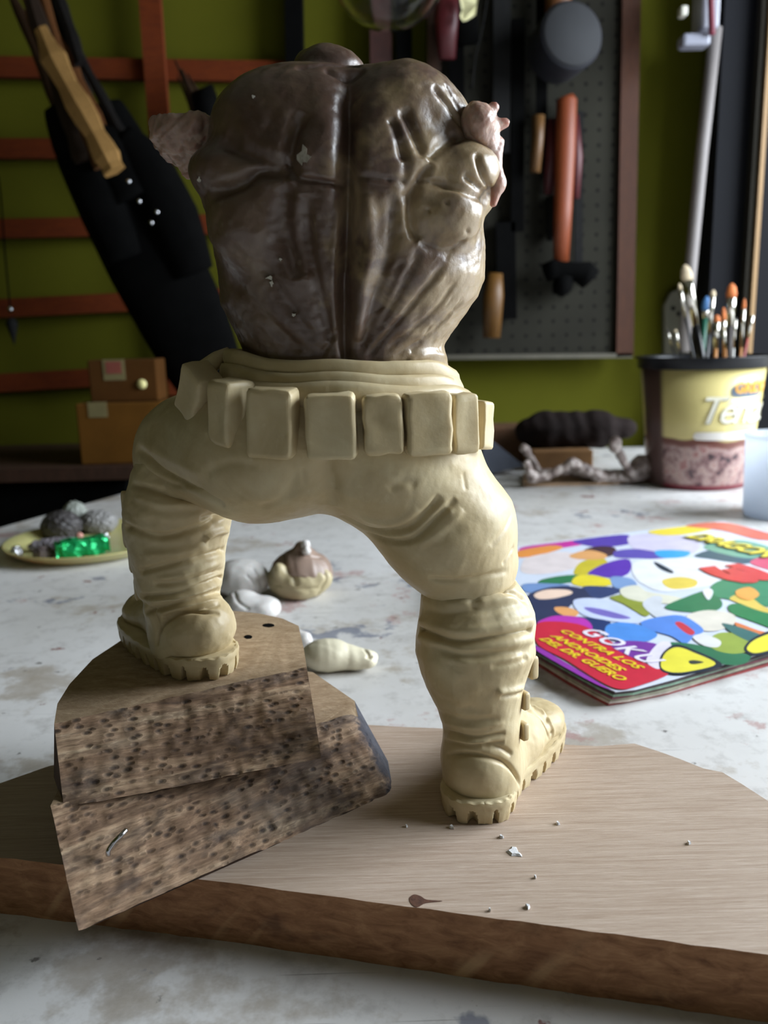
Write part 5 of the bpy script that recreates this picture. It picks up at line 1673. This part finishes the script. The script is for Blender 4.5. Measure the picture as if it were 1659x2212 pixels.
# glass lamp globe at the top, its lower rim just in frame
lp = at(840, -78, .9)
lamp = thing('hanging_lamp', lp - np.array([0, 0, .058]), 'clear glass lamp globe with grey rim hanging at the top edge of the photo', 'lamp')
gl = Mat('clear_lamp_glass', .05, (1, 1, 1, 1), Transmission_Weight=1.0, IOR=1.3).m
R_ = .058
prof = [(R_ * math.sin(q), -R_ * math.cos(q)) for q in np.linspace(.0, 2.6, 26)]
MB().lathe(lp, prof + [(r * .965, z * .965) for r, z in prof[::-1]], 48).build('globe', gl, lamp, True)
MB().lathe(lp, [(.016, .045), (.016, .075), (.012, .09), (0, .092), (0, .043)], 24).build('socket', M_DARKSTEEL, lamp, True)
MB().lathe(lp, [(0, -.022), (.012, -.018), (.017, -.002), (.012, .018), (.009, .04), (0, .04)], 24).build('bulb', plain('grey_bulb', srgb(120, 120, 112), .2, .05, 40, 0), lamp, True)
MB().tube([lp + np.array([0, 0, .09]), np.array([lp[0], lp[1], 1.75])], .003, 8).build('cable', M_BLACK, lamp, True)

# white fluorescent fixture end, slanting pipe, socket and dark door at the right
wb = thing('white_fixture', at(1505, 110, 1.14), 'white plastic fixture hanging at the top right of the green wall', 'fixture')
a, b = at(1496, 78, 1.16), at(1542, -60, 1.16)
MB().box((a[0], 1.13, a[2]), (b[0], 1.17, b[2]), bev=.004).build('body', plain('white_plastic', srgb(150, 150, 162), .4, .04, 40, 0), wb)
MB().box((at(1466, 104, 1.14)[0], 1.125, at(1500, 106, 1.14)[2]), (at(1528, 70, 1.14)[0], 1.15, at(1500, 78, 1.14)[2]), bev=.004).build('end_cap', plain('grey_white_plastic', srgb(140, 142, 156), .4, .04, 40, 0), wb)
MB().box((at(1468, 40, 1.13)[0], 1.125, at(1470, 36, 1.13)[2]), (at(1484, 20, 1.13)[0], 1.14, at(1470, 14, 1.13)[2]), bev=.002).build('switch', plain('light_switch_plastic', srgb(206, 204, 190), .4, .04, 40, 0), wb)
tag(MB().tube(spline([at(1534, -50, 1.12), at(1536, 20, 1.12), at(1538, 75, 1.12)], 4), .004, 8).build('power_cable', plain('dark_red_cord', srgb(104, 24, 44), .6, .1, 40, 0), None, True), 'dark red cord running down beside the white fixture', 'cord')
tag(MB().tube([at(1546, 60, 1.17), at(1516, 330, 1.17), at(1490, 600, 1.17), at(1476, 760, 1.17)], .0082, 12).build('slanting_pipe', plain('grey_painted_pipe', srgb(126, 120, 118), .6, .05, 30, 0), None, True), 'grey white pipe slanting down the green wall behind the brushes', 'pipe')
so = thing('wall_socket', at(1485, 760, WALL_Y - .01), 'round topped grey wall socket panel behind the brushes', 'socket')
sc_ = [(1436, 790), (1436, 660), (1450, 632), (1485, 618), (1520, 632), (1536, 660), (1536, 790)]
f4 = [at(x, y, WALL_Y - .014) for x, y in sc_]
MB().prism([p + np.array([0, .012, 0]) for p in f4], f4).build('plate', plain('grey_socket_plate', srgb(128, 126, 110), .5, .08, 40, 0), so)
for x, y in ((1454, 666), (1466, 678)):
    MB().lathe(at(x, y, WALL_Y - .0145), [(0, -.001), (.003, -.001), (.003, .001), (0, .001)], 12, axis=(0, 1, 0)).build('hole', M_BLACK, so)
DY = 1.12
dr = [at(1556, -60, DY), at(1640, -60, DY), at(1628, 1000, DY), at(1536, 1000, DY)]
M_DOOR = plain('dark_blue_black_paint', srgb(14, 15, 20), .7, .1, 10, 0, Specular_IOR_Level=.15)
def upright(name, x0, x1, Y, dep, mat, lean=.0, zlo=.0005):
    a, b = at(x0, 380, Y)[0], at(x1, 380, Y)[0]
    return tag(MB().box((a, Y, zlo), (b, Y + dep, 1.74)).build(name, mat), kind='structure')
upright('door_1', 1546, 1624, 1.17, .05, M_DOOR)
upright('trim_1', 1624, 1634, 1.155, .065, plain('dark_olive_trim', srgb(40, 37, 30), .7, .1, 10, 0, Specular_IOR_Level=.15))
upright('trim_2', 1641, 1650, 1.15, .02, plain('golden_brown_trim', srgb(150, 118, 76), .5, .1, 10, 0))
upright('trim_3', 1650, 1800, 1.16, .06, M_DOOR)
